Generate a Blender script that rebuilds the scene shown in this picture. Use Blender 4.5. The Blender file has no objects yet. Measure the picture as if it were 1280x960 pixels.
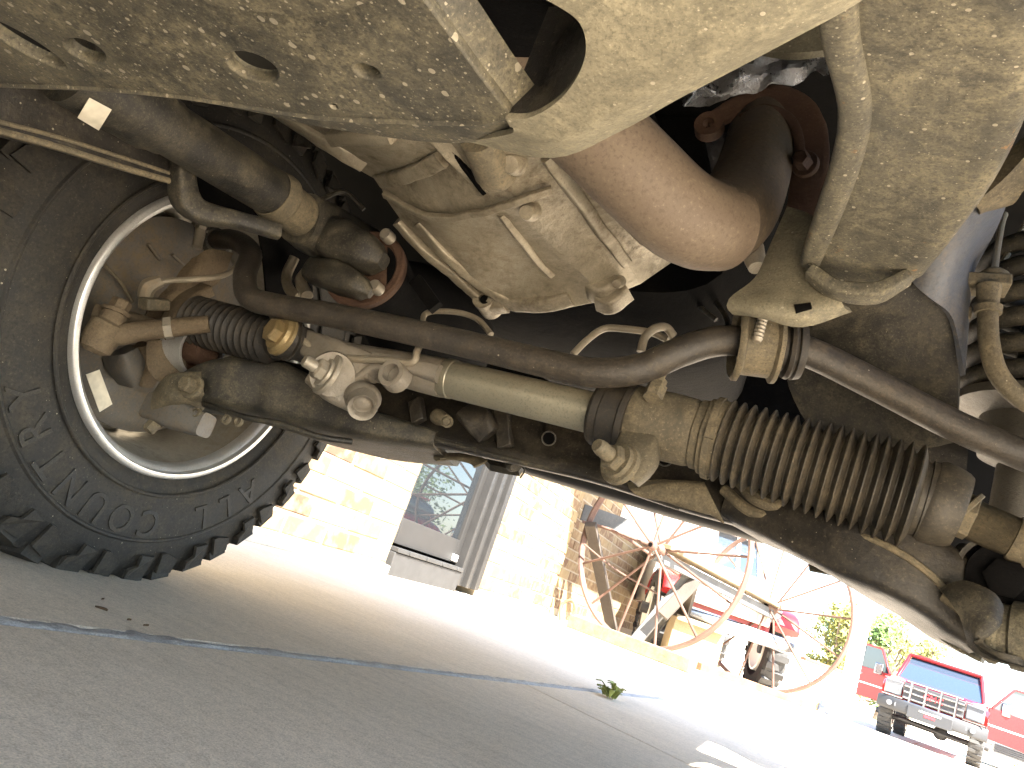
import bpy, bmesh, math, random
from mathutils import Vector, Matrix
random.seed(7)
rad = math.radians
S = bpy.context.scene
COL = S.collection

# ------------------------------------------------------------------ camera
# World axes: X = right of the inspected vehicle, Y = its forward direction, Z = up, origin on the ground.
FPX, ROLL, PITCH, YAW, CAMH = 940.0, rad(19.5), rad(13.5), rad(25.5), 0.205
_hf = Vector((-math.sin(YAW), math.cos(YAW), 0)); _hr = Vector((math.cos(YAW), math.sin(YAW), 0)); _z = Vector((0, 0, 1))
CF = _hf * math.cos(PITCH) + _z * math.sin(PITCH)
_u0 = -_hf * math.sin(PITCH) + _z * math.cos(PITCH)
CR = _hr * math.cos(ROLL) + _u0 * math.sin(ROLL)
CU = -_hr * math.sin(ROLL) + _u0 * math.cos(ROLL)
CAM = Vector((0, 0, CAMH))
cd = bpy.data.cameras.new('camera'); cam = bpy.data.objects.new('camera', cd); COL.objects.link(cam)
cd.sensor_width = 36; cd.lens = 36 * FPX / 1280; cd.clip_start = 0.02; cd.clip_end = 2000
M = Matrix((CR, CU, -CF)).transposed().to_4x4(); M.translation = CAM; cam.matrix_world = M
S.camera = cam

# ------------------------------------------------------------------ world, sun, exposure
SUN_TO = Vector((0.65, -0.60, 1.0)).normalized()          # direction towards the sun
elev = math.asin(SUN_TO.z)
w = bpy.data.worlds.new('World'); S.world = w; w.use_nodes = True
nt = w.node_tree; nt.nodes.clear()
sky = nt.nodes.new('ShaderNodeTexSky'); sky.sky_type = 'NISHITA'; sky.sun_disc = False
sky.sun_elevation = elev; sky.sun_rotation = math.atan2(SUN_TO.x, SUN_TO.y)
bg = nt.nodes.new('ShaderNodeBackground'); bg.inputs[1].default_value = 0.085
out = nt.nodes.new('ShaderNodeOutputWorld')
nt.links.new(sky.outputs[0], bg.inputs[0]); nt.links.new(bg.outputs[0], out.inputs[0])
sl = bpy.data.lights.new('sun', 'SUN'); sl.energy = 5.0; sl.angle = rad(0.53); sl.color = (1.0, 0.945, 0.86)
so = bpy.data.objects.new('sun', sl); COL.objects.link(so)
so.rotation_euler = (-SUN_TO).to_track_quat('-Z', 'Y').to_euler(); so.location = (3, -6, 8)
S.view_settings.view_transform = 'Standard'; S.view_settings.look = 'None'
S.view_settings.exposure = 3.92; S.view_settings.gamma = 1.0; S.view_settings.use_curve_mapping = False
S.render.engine = 'CYCLES'
S.cycles.use_denoising = True; S.cycles.max_bounces = 10; S.cycles.diffuse_bounces = 6; S.cycles.glossy_bounces = 4
S.cycles.sample_clamp_indirect = 6.0; S.cycles.caustics_reflective = False; S.cycles.caustics_refractive = False

# ------------------------------------------------------------------ geometry helpers
def at(x, y, Y=None, X=None, Z=None, d=None):
    """point seen at photo pixel x, y that lies on a plane of the place (or d metres along the lens axis)"""
    q = CF + CR * ((x - 640) / FPX) - CU * ((y - 480) / FPX)
    if Y is not None: d = Y / q.y
    elif X is not None: d = X / q.x
    elif Z is not None: d = (Z - CAMH) / q.z
    return CAM + q * d
def depth(p): return (p - CAM).dot(CF)
def m_at(p, px): return px * depth(p) / FPX                # pixels to metres at p

def cr_spline(P, sub):
    n = len(P)
    if n < 3 or sub <= 1: 
        return list(P)
    out = []
    for i in range(n - 1):
        p0 = P[i - 1] if i > 0 else P[0] * 2 - P[1]
        p1, p2 = P[i], P[i + 1]
        p3 = P[i + 2] if i + 2 < n else P[-1] * 2 - P[-2]
        for k in range(sub):
            t = k / sub
            out.append(0.5 * ((2 * p1) + (p2 - p0) * t + (2 * p0 - 5 * p1 + 4 * p2 - p3) * t * t + (3 * p1 - p0 - 3 * p2 + p3) * t ** 3))
    out.append(P[-1]); return out
def lerp_list(L, sub):
    out = []
    for i in range(len(L) - 1):
        for k in range(sub): out.append(L[i] + (L[i + 1] - L[i]) * k / sub)
    out.append(L[-1]); return out
def frame(ax, up=None):
    ax = ax.normalized()
    h = up if up is not None else (Vector((0, 0, 1)) if abs(ax.z) < 0.9 else Vector((0, 1, 0)))
    e1 = ax.cross(h).normalized(); return e1, e1.cross(ax).normalized()

OFF = {}
class MB:
    def __init__(s): s.v = []; s.f = []; s.mi = []; s.cur = 0
    def add(s, v, f):
        b = len(s.v); s.v += [Vector(p) for p in v]
        for q in f: s.f.append([i + b for i in q]); s.mi.append(s.cur)
        return s
    def grid_rings(s, rings, close=True, cap0=True, cap1=True):
        n = len(rings[0]); b = len(s.v)
        v = [p for r in rings for p in r]; f = []
        for i in range(len(rings) - 1):
            for j in range(n if close else n - 1):
                k = (j + 1) % n
                f.append((i * n + j, i * n + k, (i + 1) * n + k, (i + 1) * n + j))
        if cap0: f.append(tuple(range(n - 1, -1, -1)))
        if cap1: f.append(tuple((len(rings) - 1) * n + j for j in range(n)))
        return s.add(v, f)
    def tube(s, pts, r, n=14, sub=6, cap=True, flat=1.0):
        pts = [Vector(p) for p in pts]
        rr = r if isinstance(r, (list, tuple)) else [r] * len(pts)
        if len(pts) > 2: P = cr_spline(pts, sub); RR = lerp_list(list(rr), sub)
        else: P = pts; RR = list(rr)
        rings = []; e1 = None
        for i, p in enumerate(P):
            t = (P[min(i + 1, len(P) - 1)] - P[max(i - 1, 0)]).normalized()
            if e1 is None: e1, e2 = frame(t)
            else:
                e1 = (e1 - t * e1.dot(t)).normalized(); e2 = t.cross(e1) * -1
            e2 = e1.cross(t)
            rings.append([p + (e1 * math.cos(a) + e2 * math.sin(a) * flat) * RR[i] for a in (2 * math.pi * j / n for j in range(n))])
        return s.grid_rings(rings, True, cap, cap)
    def sweep(s, pts, a, b, up=(0, 0, 1), n=24, sub=5, pw=0.45):
        """rounded-box section, half-sizes a (side) and b (up) along a path"""
        P = cr_spline([Vector(p) for p in pts], sub); m = sub if len(pts) > 2 else 1
        if m == 1: P = [Vector(p) for p in pts]
        A = lerp_list(list(a), m); B = lerp_list(list(b), m); rings = []; up = Vector(up)
        sp = lambda c: math.copysign(abs(c) ** pw, c)
        for i, p in enumerate(P):
            t = (P[min(i + 1, len(P) - 1)] - P[max(i - 1, 0)]).normalized()
            e1 = t.cross(up).normalized(); e2 = e1.cross(t).normalized()
            rings.append([p + e1 * sp(math.cos(q)) * A[i] + e2 * sp(math.sin(q)) * B[i] for q in (2 * math.pi * j / n for j in range(n))])
        return s.grid_rings(rings)
    def lathe(s, p0, p1, prof, n=32, cap=True, up=None, a0=0.0):
        p0 = Vector(p0); ax = Vector(p1) - p0; e1, e2 = frame(ax, up)
        rings = [[p0 + ax * t + (e1 * math.cos(a) + e2 * math.sin(a)) * r for a in (a0 + 2 * math.pi * j / n for j in range(n))] for t, r in prof]
        return s.grid_rings(rings, True, cap, cap)
    def ring(s, p0, p1, prof, n=48):
        """closed profile turned round an axis (no caps)"""
        p0 = Vector(p0); ax = Vector(p1) - p0; e1, e2 = frame(ax)
        rings = [[p0 + ax * t + (e1 * math.cos(a) + e2 * math.sin(a)) * r for a in (2 * math.pi * j / n for j in range(n))] for t, r in list(prof) + [prof[0]]]
        return s.grid_rings(rings, True, False, False)
    def sheet(s, rows, th, sub=4, noise=0.0):
        R = [cr_spline([Vector(p) for p in r], sub) for r in rows]
        cols = list(zip(*R)); C = [cr_spline(list(c), sub) for c in cols]
        G = [list(r) for r in zip(*C)]; nr, nc = len(G), len(G[0])
        N = []
        for i in range(nr):
            for j in range(nc):
                du = G[i][min(j + 1, nc - 1)] - G[i][max(j - 1, 0)]; dv = G[min(i + 1, nr - 1)][j] - G[max(i - 1, 0)][j]
                nn = du.cross(dv); N.append(nn.normalized() if nn.length > 1e-12 else Vector((0, 0, 1)))
        V = [p for r in G for p in r]
        if noise: V = [p + N[i] * random.uniform(-noise, noise) for i, p in enumerate(V)]
        B = [p + N[i] * th for i, p in enumerate(V)]; k = len(V); f = []
        for i in range(nr - 1):
            for j in range(nc - 1):
                a, b, c, d = i * nc + j, i * nc + j + 1, (i + 1) * nc + j + 1, (i + 1) * nc + j
                f.append((d, c, b, a)); f.append((a + k, b + k, c + k, d + k))
        edge = [j for j in range(nc)] + [i * nc + nc - 1 for i in range(1, nr)] + [(nr - 1) * nc + j for j in range(nc - 2, -1, -1)] + [i * nc for i in range(nr - 2, 0, -1)]
        for q in range(len(edge)):
            a, b = edge[q], edge[(q + 1) % len(edge)]; f.append((a, b, b + k, a + k))
        return s.add(V + B, f)
    def prism(s, poly, vec):
        poly = [Vector(p) for p in poly]; vec = Vector(vec); n = len(poly)
        f = [tuple(range(n - 1, -1, -1)), tuple(range(n, 2 * n))] + [(i, (i + 1) % n, n + (i + 1) % n, n + i) for i in range(n)]
        return s.add(poly + [p + vec for p in poly], f)
    def box(s, c, hx, hy, hz, R=None):
        c = Vector(c); R = R or Matrix.Identity(3)
        v = [c + R @ Vector((x * hx, y * hy, z * hz)) for x in (-1, 1) for y in (-1, 1) for z in (-1, 1)]
        return s.add(v, [(0, 1, 3, 2), (4, 6, 7, 5), (0, 4, 5, 1), (2, 3, 7, 6), (0, 2, 6, 4), (1, 5, 7, 3)])
    def bar(s, a, b, hw, hh, up=(0, 0, 1)):
        a = Vector(a); b = Vector(b); e1, e2 = frame(b - a, Vector(up))
        v = [p + e1 * x * hw + e2 * y * hh for p in (a, b) for x, y in ((-1, -1), (1, -1), (1, 1), (-1, 1))]
        return s.add(v, [(3, 2, 1, 0), (4, 5, 6, 7)] + [(i, (i + 1) % 4, 4 + (i + 1) % 4, 4 + i) for i in range(4)])
    def ball(s, c, r, n=16, sc=(1, 1, 1)):
        c = Vector(c); rings = []
        for i in range(1, n // 2):
            a = math.pi * i / (n // 2)
            rings.append([c + Vector((math.sin(a) * math.cos(b) * r * sc[0], math.sin(a) * math.sin(b) * r * sc[1], math.cos(a) * r * sc[2])) for b in (2 * math.pi * j / n for j in range(n))])
        return s.grid_rings(rings)
    def hexbolt(s, p, ax, r, h, washer=1.5):
        p = Vector(p); ax = Vector(ax).normalized()
        if washer: s.lathe(p - ax * h * 0.1, p + ax * h * 0.22, [(0, r * washer), (0.8, r * washer), (1, r * washer * 0.95)], 24)
        s.lathe(p + ax * h * 0.2, p + ax * h, [(0, r), (0.86, r), (1, r * 0.82)], 6)
        return s
    def jitter(s, a):
        from mathutils import noise
        for i, p in enumerate(s.v): s.v[i] = p + noise.noise_vector(p * 38) * a + noise.noise_vector(p * 110) * a * 0.4
        return s
    def build(s, name, mat, parent=None, smooth=34, bevel=0.0, origin=None, seg=2):
        off = Vector(origin) if origin is not None else (OFF.get(parent.name, Vector()) if parent else Vector())
        me = bpy.data.meshes.new(name); me.from_pydata([p - off for p in s.v], [], s.f)
        bm = bmesh.new(); bm.from_mesh(me); bmesh.ops.recalc_face_normals(bm, faces=bm.faces)
        lim = math.cos(rad(smooth)) if smooth else 2
        for fc in bm.faces: fc.smooth = bool(smooth)
        for e in bm.edges:
            if len(e.link_faces) == 2 and e.link_faces[0].normal.dot(e.link_faces[1].normal) < lim: e.smooth = False
        bm.to_mesh(me); bm.free()
        for m in (mat if isinstance(mat, (list, tuple)) else [mat]): me.materials.append(m)
        if isinstance(mat, (list, tuple)):
            for p, i in zip(me.polygons, s.mi): p.material_index = i
        o = bpy.data.objects.new(name, me); COL.objects.link(o)
        if parent: o.parent = parent; OFF[o.name] = off
        else: o.location = off; OFF[o.name] = off
        if bevel:
            b = o.modifiers.new('bevel', 'BEVEL'); b.width = bevel; b.segments = seg; b.limit_method = 'ANGLE'; b.angle_limit = rad(40)
        return o
def tag(o, label=None, cat=None, group=None, kind=None):
    if label: o['label'] = label
    if cat: o['category'] = cat
    if group: o['group'] = group
    if kind: o['kind'] = kind
    return o
def thing(name, loc, label, cat, group=None):
    o = bpy.data.objects.new(name, None); COL.objects.link(o); o.location = loc; o.empty_display_size = 0.1
    OFF[o.name] = Vector(loc); return tag(o, label, cat, group)
def holder(name, parent):
    o = bpy.data.objects.new(name, None); COL.objects.link(o); o.parent = parent; OFF[o.name] = OFF[parent.name]; return o
def link_copy(o, name, parent, mw=None):
    c = bpy.data.objects.new(name, o.data); COL.objects.link(c); c.parent = parent
    return c
def plate(name, mat, parent, org, ex, ey, outline, holes, th, bevel=0.002, res=10):
    """flat plate with real holes from 2-D outlines (org + ex*u + ey*v), thickness th to both sides"""
    cu = bpy.data.curves.new(name, 'CURVE'); cu.dimensions = '2D'; cu.fill_mode = 'BOTH'
    for poly in [outline] + holes:
        sp = cu.splines.new('POLY'); sp.points.add(len(poly) - 1); sp.use_cyclic_u = True
        for p, q in zip(sp.points, poly): p.co = (q[0], q[1], 0, 1)
    cu.extrude = th; cu.bevel_depth = bevel; cu.bevel_resolution = 1
    t = bpy.data.objects.new('t', cu); COL.objects.link(t)
    dg = bpy.context.evaluated_depsgraph_get(); me = bpy.data.meshes.new_from_object(t.evaluated_get(dg))
    bpy.data.objects.remove(t); bpy.data.curves.remove(cu)
    ex = Vector(ex).normalized(); ey = Vector(ey); ey = (ey - ex * ey.dot(ex)).normalized(); ez = ex.cross(ey)
    Mx = Matrix((ex, ey, ez)).transposed().to_4x4(); off = OFF.get(parent.name, Vector()) if parent else Vector()
    Mx.translation = Vector(org) - off; me.transform(Mx)
    if Mx.determinant() < 0: me.flip_normals()
    me.materials.clear(); me.materials.append(mat); me.name = name
    o = bpy.data.objects.new(name, me); COL.objects.link(o)
    if parent: o.parent = parent; OFF[o.name] = off
    return o
def to2d(p, org, ex, ey): q = Vector(p) - Vector(org); return (q.dot(Vector(ex).normalized()), q.dot(Vector(ey).normalized()))
def text_mesh(txt, size, ext, bevel=0.0):
    cu = bpy.data.curves.new('txt', 'FONT'); cu.body = txt; cu.size = size; cu.extrude = ext; cu.bevel_depth = bevel
    cu.align_x = 'CENTER'; cu.align_y = 'CENTER'; cu.resolution_u = 3
    t = bpy.data.objects.new('txt', cu); COL.objects.link(t)
    dg = bpy.context.evaluated_depsgraph_get(); me = bpy.data.meshes.new_from_object(t.evaluated_get(dg))
    bpy.data.objects.remove(t); bpy.data.curves.remove(cu); me.materials.clear(); return me

# ------------------------------------------------------------------ materials
def newmat(name):
    m = bpy.data.materials.new(name); m.use_nodes = True
    return m, m.node_tree, m.node_tree.nodes['Principled BSDF']
def N(t, kind, **kw):
    n = t.nodes.new(kind)
    for k, v in kw.items():
        if k.startswith('i_'):
            n.inputs[int(k[2:]) if k[2:].isdigit() else k[2:].replace('_', ' ')].default_value = v
        else: setattr(n, k, v)
    return n
def ramp(t, src, stops):
    r = t.nodes.new('ShaderNodeValToRGB'); e = r.color_ramp.elements
    while len(e) < len(stops): e.new(0.5)
    for x, (p, c) in zip(e, stops):
        x.position = p; x.color = (c, c, c, 1) if isinstance(c, (int, float)) else (*c, 1)
    t.links.new(src, r.inputs[0]); return r.outputs[0]
def mix(t, fac, a, b, mode='MIX'):
    m = t.nodes.new('ShaderNodeMix'); m.data_type = 'RGBA'; m.blend_type = mode
    for sck, v in ((m.inputs[0], fac), (m.inputs[6], a), (m.inputs[7], b)):
        if hasattr(v, 'is_linked'): t.links.new(v, sck)
        elif isinstance(v, (int, float)): sck.default_value = v if sck == m.inputs[0] else (v, v, v, 1)
        else: sck.default_value = (*v, 1)
    return m.outputs[2]
def grime(name, base, dust=(0.30, 0.24, 0.15), amt=0.45, rough=0.6, metal=0.0, rust=0.0, specks=0.0, scale=14.0, bump=0.25, stretch=(1, 1, 1), rustc=(0.25, 0.09, 0.03), dark=0.5, spec=0.4):
    """painted or bare metal under road dust: colour, dust film, grit, rust spots, mud flecks, fine relief"""
    base = [x * 0.86 for x in base]; dust = [x * 0.86 for x in dust]; rustc = [x * 0.86 for x in rustc]
    m, t, b = newmat(name); L = t.links.new; b.inputs['Specular IOR Level'].default_value = spec
    tc = N(t, 'ShaderNodeTexCoord'); mp = N(t, 'ShaderNodeMapping'); mp.inputs['Scale'].default_value = stretch; L(tc.outputs['Object'], mp.inputs[0]); co = mp.outputs[0]
    n1 = N(t, 'ShaderNodeTexNoise', i_Scale=scale, i_Detail=9.0, i_Roughness=0.65, i_Distortion=0.6); L(co, n1.inputs['Vector'])
    n2 = N(t, 'ShaderNodeTexNoise', i_Scale=scale * 5.5, i_Detail=8.0, i_Roughness=0.72); L(co, n2.inputs['Vector'])
    n3 = N(t, 'ShaderNodeTexNoise', i_Scale=scale * 0.37, i_Detail=4.0); L(co, n3.inputs['Vector'])
    n5 = N(t, 'ShaderNodeTexNoise', i_Scale=scale * 24, i_Detail=3.0, i_Roughness=0.7); L(co, n5.inputs['Vector'])
    c0 = mix(t, ramp(t, n3.outputs[0], [(0.3, 0.0), (0.7, 1.0)]), [x * dark for x in base], [min(1, x * 1.25) for x in base])
    f1 = ramp(t, n1.outputs[0], [(0.50 - amt * 0.26, 0.0), (0.80 - amt * 0.26, 1.0)])
    f2 = ramp(t, n2.outputs[0], [(0.36, 0.12), (0.62, 1.0)])
    mm = N(t, 'ShaderNodeMath', operation='MULTIPLY'); L(f1, mm.inputs[0]); L(f2, mm.inputs[1])
    m2 = N(t, 'ShaderNodeMath', operation='MULTIPLY', i_1=min(1.0, amt * 1.7)); L(mm.outputs[0], m2.inputs[0])
    col = mix(t, m2.outputs[0], c0, dust)
    col = mix(t, ramp(t, n5.outputs[0], [(0.36, 0.55), (0.47, 0.0)]), col, [x * 0.6 for x in base])
    col = mix(t, ramp(t, n5.outputs[0], [(0.58, 0.0), (0.72, min(0.6, amt))]), col, [min(1, x * 1.35) for x in dust])
    if rust:
        n4 = N(t, 'ShaderNodeTexNoise', i_Scale=scale * 1.6, i_Detail=10.0, i_Roughness=0.75); L(co, n4.inputs['Vector'])
        fr = ramp(t, n4.outputs[0], [(0.72 - rust * 0.35, 0.0), (0.78 - rust * 0.30, 1.0)])
        col = mix(t, fr, col, rustc)
    if specks:
        for sc_, kk in ((7.0, 0.30), (17.0, 0.26)):
            vo = N(t, 'ShaderNodeTexVoronoi', i_Scale=scale * sc_); L(co, vo.inputs['Vector'])
            se = N(t, 'ShaderNodeSeparateColor'); L(vo.outputs['Color'], se.inputs[0])
            pw = N(t, 'ShaderNodeMath', operation='POWER', i_1=3.0); L(se.outputs[0], pw.inputs[0])
            mu = N(t, 'ShaderNodeMath', operation='MULTIPLY', i_1=kk * specks * 1.5); L(pw.outputs[0], mu.inputs[0])
            lt = N(t, 'ShaderNodeMath', operation='LESS_THAN'); L(vo.outputs['Distance'], lt.inputs[0]); L(mu.outputs[0], lt.inputs[1])
            a2 = N(t, 'ShaderNodeMath', operation='MULTIPLY', i_1=0.75); L(lt.outputs[0], a2.inputs[0])
            col = mix(t, a2.outputs[0], col, (0.33, 0.30, 0.235))
    L(col, b.inputs['Base Color'])
    rr = N(t, 'ShaderNodeMapRange'); L(m2.outputs[0], rr.inputs[0]); rr.inputs[3].default_value = rough; rr.inputs[4].default_value = min(1, rough + 0.35); L(rr.outputs[0], b.inputs['Roughness'])
    if metal:
        mr = N(t, 'ShaderNodeMapRange'); L(m2.outputs[0], mr.inputs[0]); mr.inputs[3].default_value = metal; mr.inputs[4].default_value = 0.0; L(mr.outputs[0], b.inputs['Metallic'])
    bp = N(t, 'ShaderNodeBump', i_Strength=min(1.0, bump * 1.4), i_Distance=0.005)
    ad = N(t, 'ShaderNodeMath', operation='ADD'); L(n1.outputs[0], ad.inputs[0]); L(n2.outputs[0], ad.inputs[1])
    L(ad.outputs[0], bp.inputs['Height']); L(bp.outputs[0], b.inputs['Normal'])
    return m
def plain(name, c, rough=0.5, metal=0.0, var=0.15, scale=20.0, spec=0.5, coat=0.0):
    m, t, b = newmat(name)
    tc = N(t, 'ShaderNodeTexCoord'); n = N(t, 'ShaderNodeTexNoise', i_Scale=scale, i_Detail=6.0); t.links.new(tc.outputs['Object'], n.inputs['Vector'])
    f = ramp(t, n.outputs[0], [(0.3, 0.0), (0.7, 1.0)])
    t.links.new(mix(t, f, [x * (1 - var) for x in c], [min(1, x * (1 + var)) for x in c]), b.inputs['Base Color'])
    b.inputs['Roughness'].default_value = rough; b.inputs['Metallic'].default_value = metal; b.inputs['Specular IOR Level'].default_value = spec
    b.inputs['Coat Weight'].default_value = coat
    return m
DUST = (0.17, 0.147, 0.098)
MT = {}
MT['black'] = grime('black_frame_paint', (0.022, 0.021, 0.019), DUST, 0.42, 0.5, 0, 0.0, 0.2, 16)
MT['cross'] = grime('dusty_black_crossmember', (0.055, 0.053, 0.045), (0.22, 0.195, 0.13), 0.58, 0.5, 0, 0.06, 0.8, 17, stretch=(1, 1, 1))
MT['arm'] = grime('dusty_crossmember_arm', (0.155, 0.143, 0.104), (0.28, 0.254, 0.178), 0.72, 0.55, 0, 0.08, 0.4, 18)
MT['rail'] = grime('frame_rail_caked_dust', (0.055, 0.053, 0.044), (0.215, 0.193, 0.134), 0.72, 0.55, 0, 0.26, 0.5, 18, rustc=(0.27, 0.145, 0.06), bump=0.35)
MT['tan'] = grime('tan_dust_bracket', (0.10, 0.088, 0.062), (0.22, 0.182, 0.118), 0.72, 0.65, 0, 0.05, 0.2, 14)
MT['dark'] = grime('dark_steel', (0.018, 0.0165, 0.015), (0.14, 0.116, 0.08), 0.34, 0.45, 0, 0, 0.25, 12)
MT['nearblack'] = grime('engine_bay_black', (0.004, 0.004, 0.0045), (0.018, 0.016, 0.013), 0.3, 0.85, 0, 0, 0, 10, spec=0.08)
MT['sway'] = grime('sway_bar_paint', (0.038, 0.034, 0.030), (0.13, 0.104, 0.072), 0.40, 0.42, 0, 0.02, 0.2, 12)
MT['rubber'] = grime('bellows_rubber', (0.020, 0.019, 0.018), (0.10, 0.078, 0.05), 0.35, 0.55, 0, 0, 0.1, 13, bump=0.12)
MT['rubberdust'] = grime('dusty_bellows_rubber', (0.034, 0.031, 0.026), (0.15, 0.124, 0.082), 0.52, 0.5, 0, 0, 0.1, 14, bump=0.12)
MT['tyre'] = grime('tyre_rubber', (0.017, 0.017, 0.0165), (0.085, 0.072, 0.052), 0.45, 0.68, 0, 0, 0.25, 10, bump=0.2)
MT['alu'] = grime('cast_aluminium', (0.33, 0.30, 0.255), (0.19, 0.152, 0.10), 0.5, 0.42, 0.35, 0.03, 0.1, 16, bump=0.25, dark=0.6)
MT['trans'] = grime('oily_cast_transmission', (0.37, 0.33, 0.25), (0.085, 0.064, 0.037), 0.60, 0.32, 0.4, 0.05, 0.12, 12, bump=0.3, dark=0.5)
MT['tube'] = grime('zinc_rack_tube', (0.32, 0.305, 0.24), (0.22, 0.185, 0.12), 0.36, 0.34, 0.55, 0.0, 0.0, 14, bump=0.05, dark=0.75)
MT['rust'] = grime('rusty_exhaust', (0.145, 0.110, 0.082), (0.185, 0.15, 0.108), 0.5, 0.6, 0, 0.12, 0.05, 9, rustc=(0.20, 0.115, 0.065), bump=0.15, dark=0.75)
MT['darkrust'] = grime('dark_rust_flange', (0.09, 0.045, 0.028), (0.12, 0.075, 0.045), 0.4, 0.75, 0, 0.2, 0, 16, rustc=(0.17, 0.06, 0.025), bump=0.4)
MT['pipe'] = grime('dark_exhaust_pipe', (0.075, 0.060, 0.045), (0.16, 0.12, 0.08), 0.5, 0.55, 0, 0.1, 0, 10, bump=0.15)
MT['gold'] = grime('zinc_plated_bolt', (0.30, 0.225, 0.11), (0.22, 0.17, 0.10), 0.5, 0.35, 0.5, 0.05, 0, 30, bump=0.2)
MT['steel'] = grime('bare_bolt_steel', (0.40, 0.37, 0.31), (0.25, 0.19, 0.12), 0.4, 0.38, 0.5, 0.05, 0, 30, bump=0.15)
MT['rim'] = grime('machined_rim', (0.66, 0.66, 0.65), (0.34, 0.30, 0.24), 0.25, 0.32, 0.65, 0, 0, 24, bump=0.05, dark=0.85)
MT['barrel'] = grime('rim_barrel', (0.46, 0.43, 0.37), (0.22, 0.185, 0.13), 0.55, 0.36, 0.6, 0, 0, 14, bump=0.08, dark=0.7)
MT['shield'] = grime('brake_dust_shield', (0.13, 0.128, 0.125), (0.16, 0.125, 0.08), 0.58, 0.5, 0.2, 0, 0.1, 10, bump=0.1)
MT['knuckle'] = grime('rusty_knuckle', (0.14, 0.105, 0.068), (0.21, 0.165, 0.105), 0.55, 0.65, 0.1, 0.16, 0, 14, rustc=(0.26, 0.12, 0.045), bump=0.5)
MT['foil'] = grime('crumpled_foil_lagging', (0.55, 0.56, 0.60), (0.15, 0.115, 0.08), 0.45, 0.25, 0.8, 0.08, 0, 18, rustc=(0.20, 0.12, 0.06), bump=0.6, dark=0.5)
MT['blue'] = grime('blue_grey_tower', (0.09, 0.105, 0.135), (0.20, 0.16, 0.11), 0.4, 0.4, 0.1, 0, 0.1, 8)
MT['line'] = grime('hydraulic_line', (0.30, 0.27, 0.21), (0.26, 0.2, 0.13), 0.5, 0.45, 0.3, 0, 0, 30)
MT['spring'] = grime('shock_body', (0.20, 0.19, 0.17), (0.18, 0.15, 0.10), 0.4, 0.35, 0.5, 0, 0, 16)
MT['paper'] = plain('label_paper', (0.62, 0.58, 0.48), 0.8, 0, 0.2, 60)
MT['paint'] = plain('vehicle_body_paint', (0.30, 0.29, 0.27), 0.3, 0, 0.03, 3, coat=0.5)
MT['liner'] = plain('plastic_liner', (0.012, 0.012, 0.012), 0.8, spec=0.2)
# ------------------------------------------------------------------ setting: ground, driveway slabs, sky is the world
def gz(Y):                                                   # the drive falls gently towards the street
    if Y < 6.5: return 0.0
    return -0.025 * min(Y - 6.5, 13.5)
def concrete(name, c, c2, scale=5.0, grain=420.0):
    m, t, b = newmat(name); L = t.links.new; tc = N(t, 'ShaderNodeTexCoord'); co = tc.outputs['Object']
    a = N(t, 'ShaderNodeTexNoise', i_Scale=scale, i_Detail=8.0, i_Roughness=0.6); L(co, a.inputs['Vector'])
    g = N(t, 'ShaderNodeTexNoise', i_Scale=grain, i_Detail=3.0, i_Roughness=0.8); L(co, g.inputs['Vector'])
    g2 = N(t, 'ShaderNodeTexNoise', i_Scale=grain * 0.22, i_Detail=6.0, i_Roughness=0.75); L(co, g2.inputs['Vector'])
    mp = N(t, 'ShaderNodeMapping'); mp.inputs['Scale'].default_value = (1.0, 6.0, 1); mp.inputs['Rotation'].default_value = (0, 0, rad(28)); L(co, mp.inputs[0])
    st = N(t, 'ShaderNodeTexNoise', i_Scale=7.0, i_Detail=7.0, i_Roughness=0.65); L(mp.outputs[0], st.inputs['Vector'])
    col = mix(t, ramp(t, a.outputs[0], [(0.35, 0.0), (0.65, 1.0)]), c, c2)
    col = mix(t, ramp(t, st.outputs[0], [(0.45, 0.0), (0.75, 0.45)]), col, [x * 0.62 for x in c])
    col = mix(t, ramp(t, g2.outputs[0], [(0.36, 0.40), (0.55, 0.0)]), col, [x * 0.45 for x in c])
    col = mix(t, ramp(t, g.outputs[0], [(0.38, 0.55), (0.5, 0.0)]), col, [x * 0.5 for x in c])
    col = mix(t, ramp(t, g.outputs[0], [(0.55, 0.0), (0.68, 0.6)]), col, [min(1, x * 1.5) for x in c])
    L(col, b.inputs['Base Color']); b.inputs['Roughness'].default_value = 0.85
    bp = N(t, 'ShaderNodeBump', i_Strength=0.5, i_Distance=0.002); ad = N(t, 'ShaderNodeMath', operation='ADD'); L(g.outputs[0], ad.inputs[0]); L(g2.outputs[0], ad.inputs[1])
    L(ad.outputs[0], bp.inputs['Height']); L(bp.outputs[0], b.inputs['Normal']); return m
MT['conc'] = concrete('driveway_concrete', (0.61, 0.515, 0.39), (0.68, 0.58, 0.45))
MT['joint'] = concrete('blue_grey_joint_sealant', (0.33, 0.322, 0.305), (0.43, 0.415, 0.385), 20.0, 300.0)
g = MB()
ys = [-300, -60, -12, 0, 6.5, 20, 60, 300]; xs = [-300, -60, -10, -2, 3, 10, 60, 300]
g.add([(x, y, gz(y) - 0.03) for y in ys for x in xs], [(i * len(xs) + j, i * len(xs) + j + 1, (i + 1) * len(xs) + j + 1, (i + 1) * len(xs) + j) for i in range(len(ys) - 1) for j in range(len(xs) - 1)])
tag(g.build('ground', MT['conc'], smooth=0), kind='structure')
JA, JB = Vector((-0.712, 0.564, 0)), Vector((-0.50, 1.857, 0)); JD = (JB - JA).normalized(); JN = Vector((JD.y, -JD.x, 0))
CA, CB = Vector((-0.468, 1.63, 0)), Vector((-0.128, 1.499, 0)); CDv = (CB - CA).normalized(); CN = Vector((-CDv.y, CDv.x, 0))
drive = tag(thing('driveway', (0, 0, 0), None, None), kind='structure')
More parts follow.
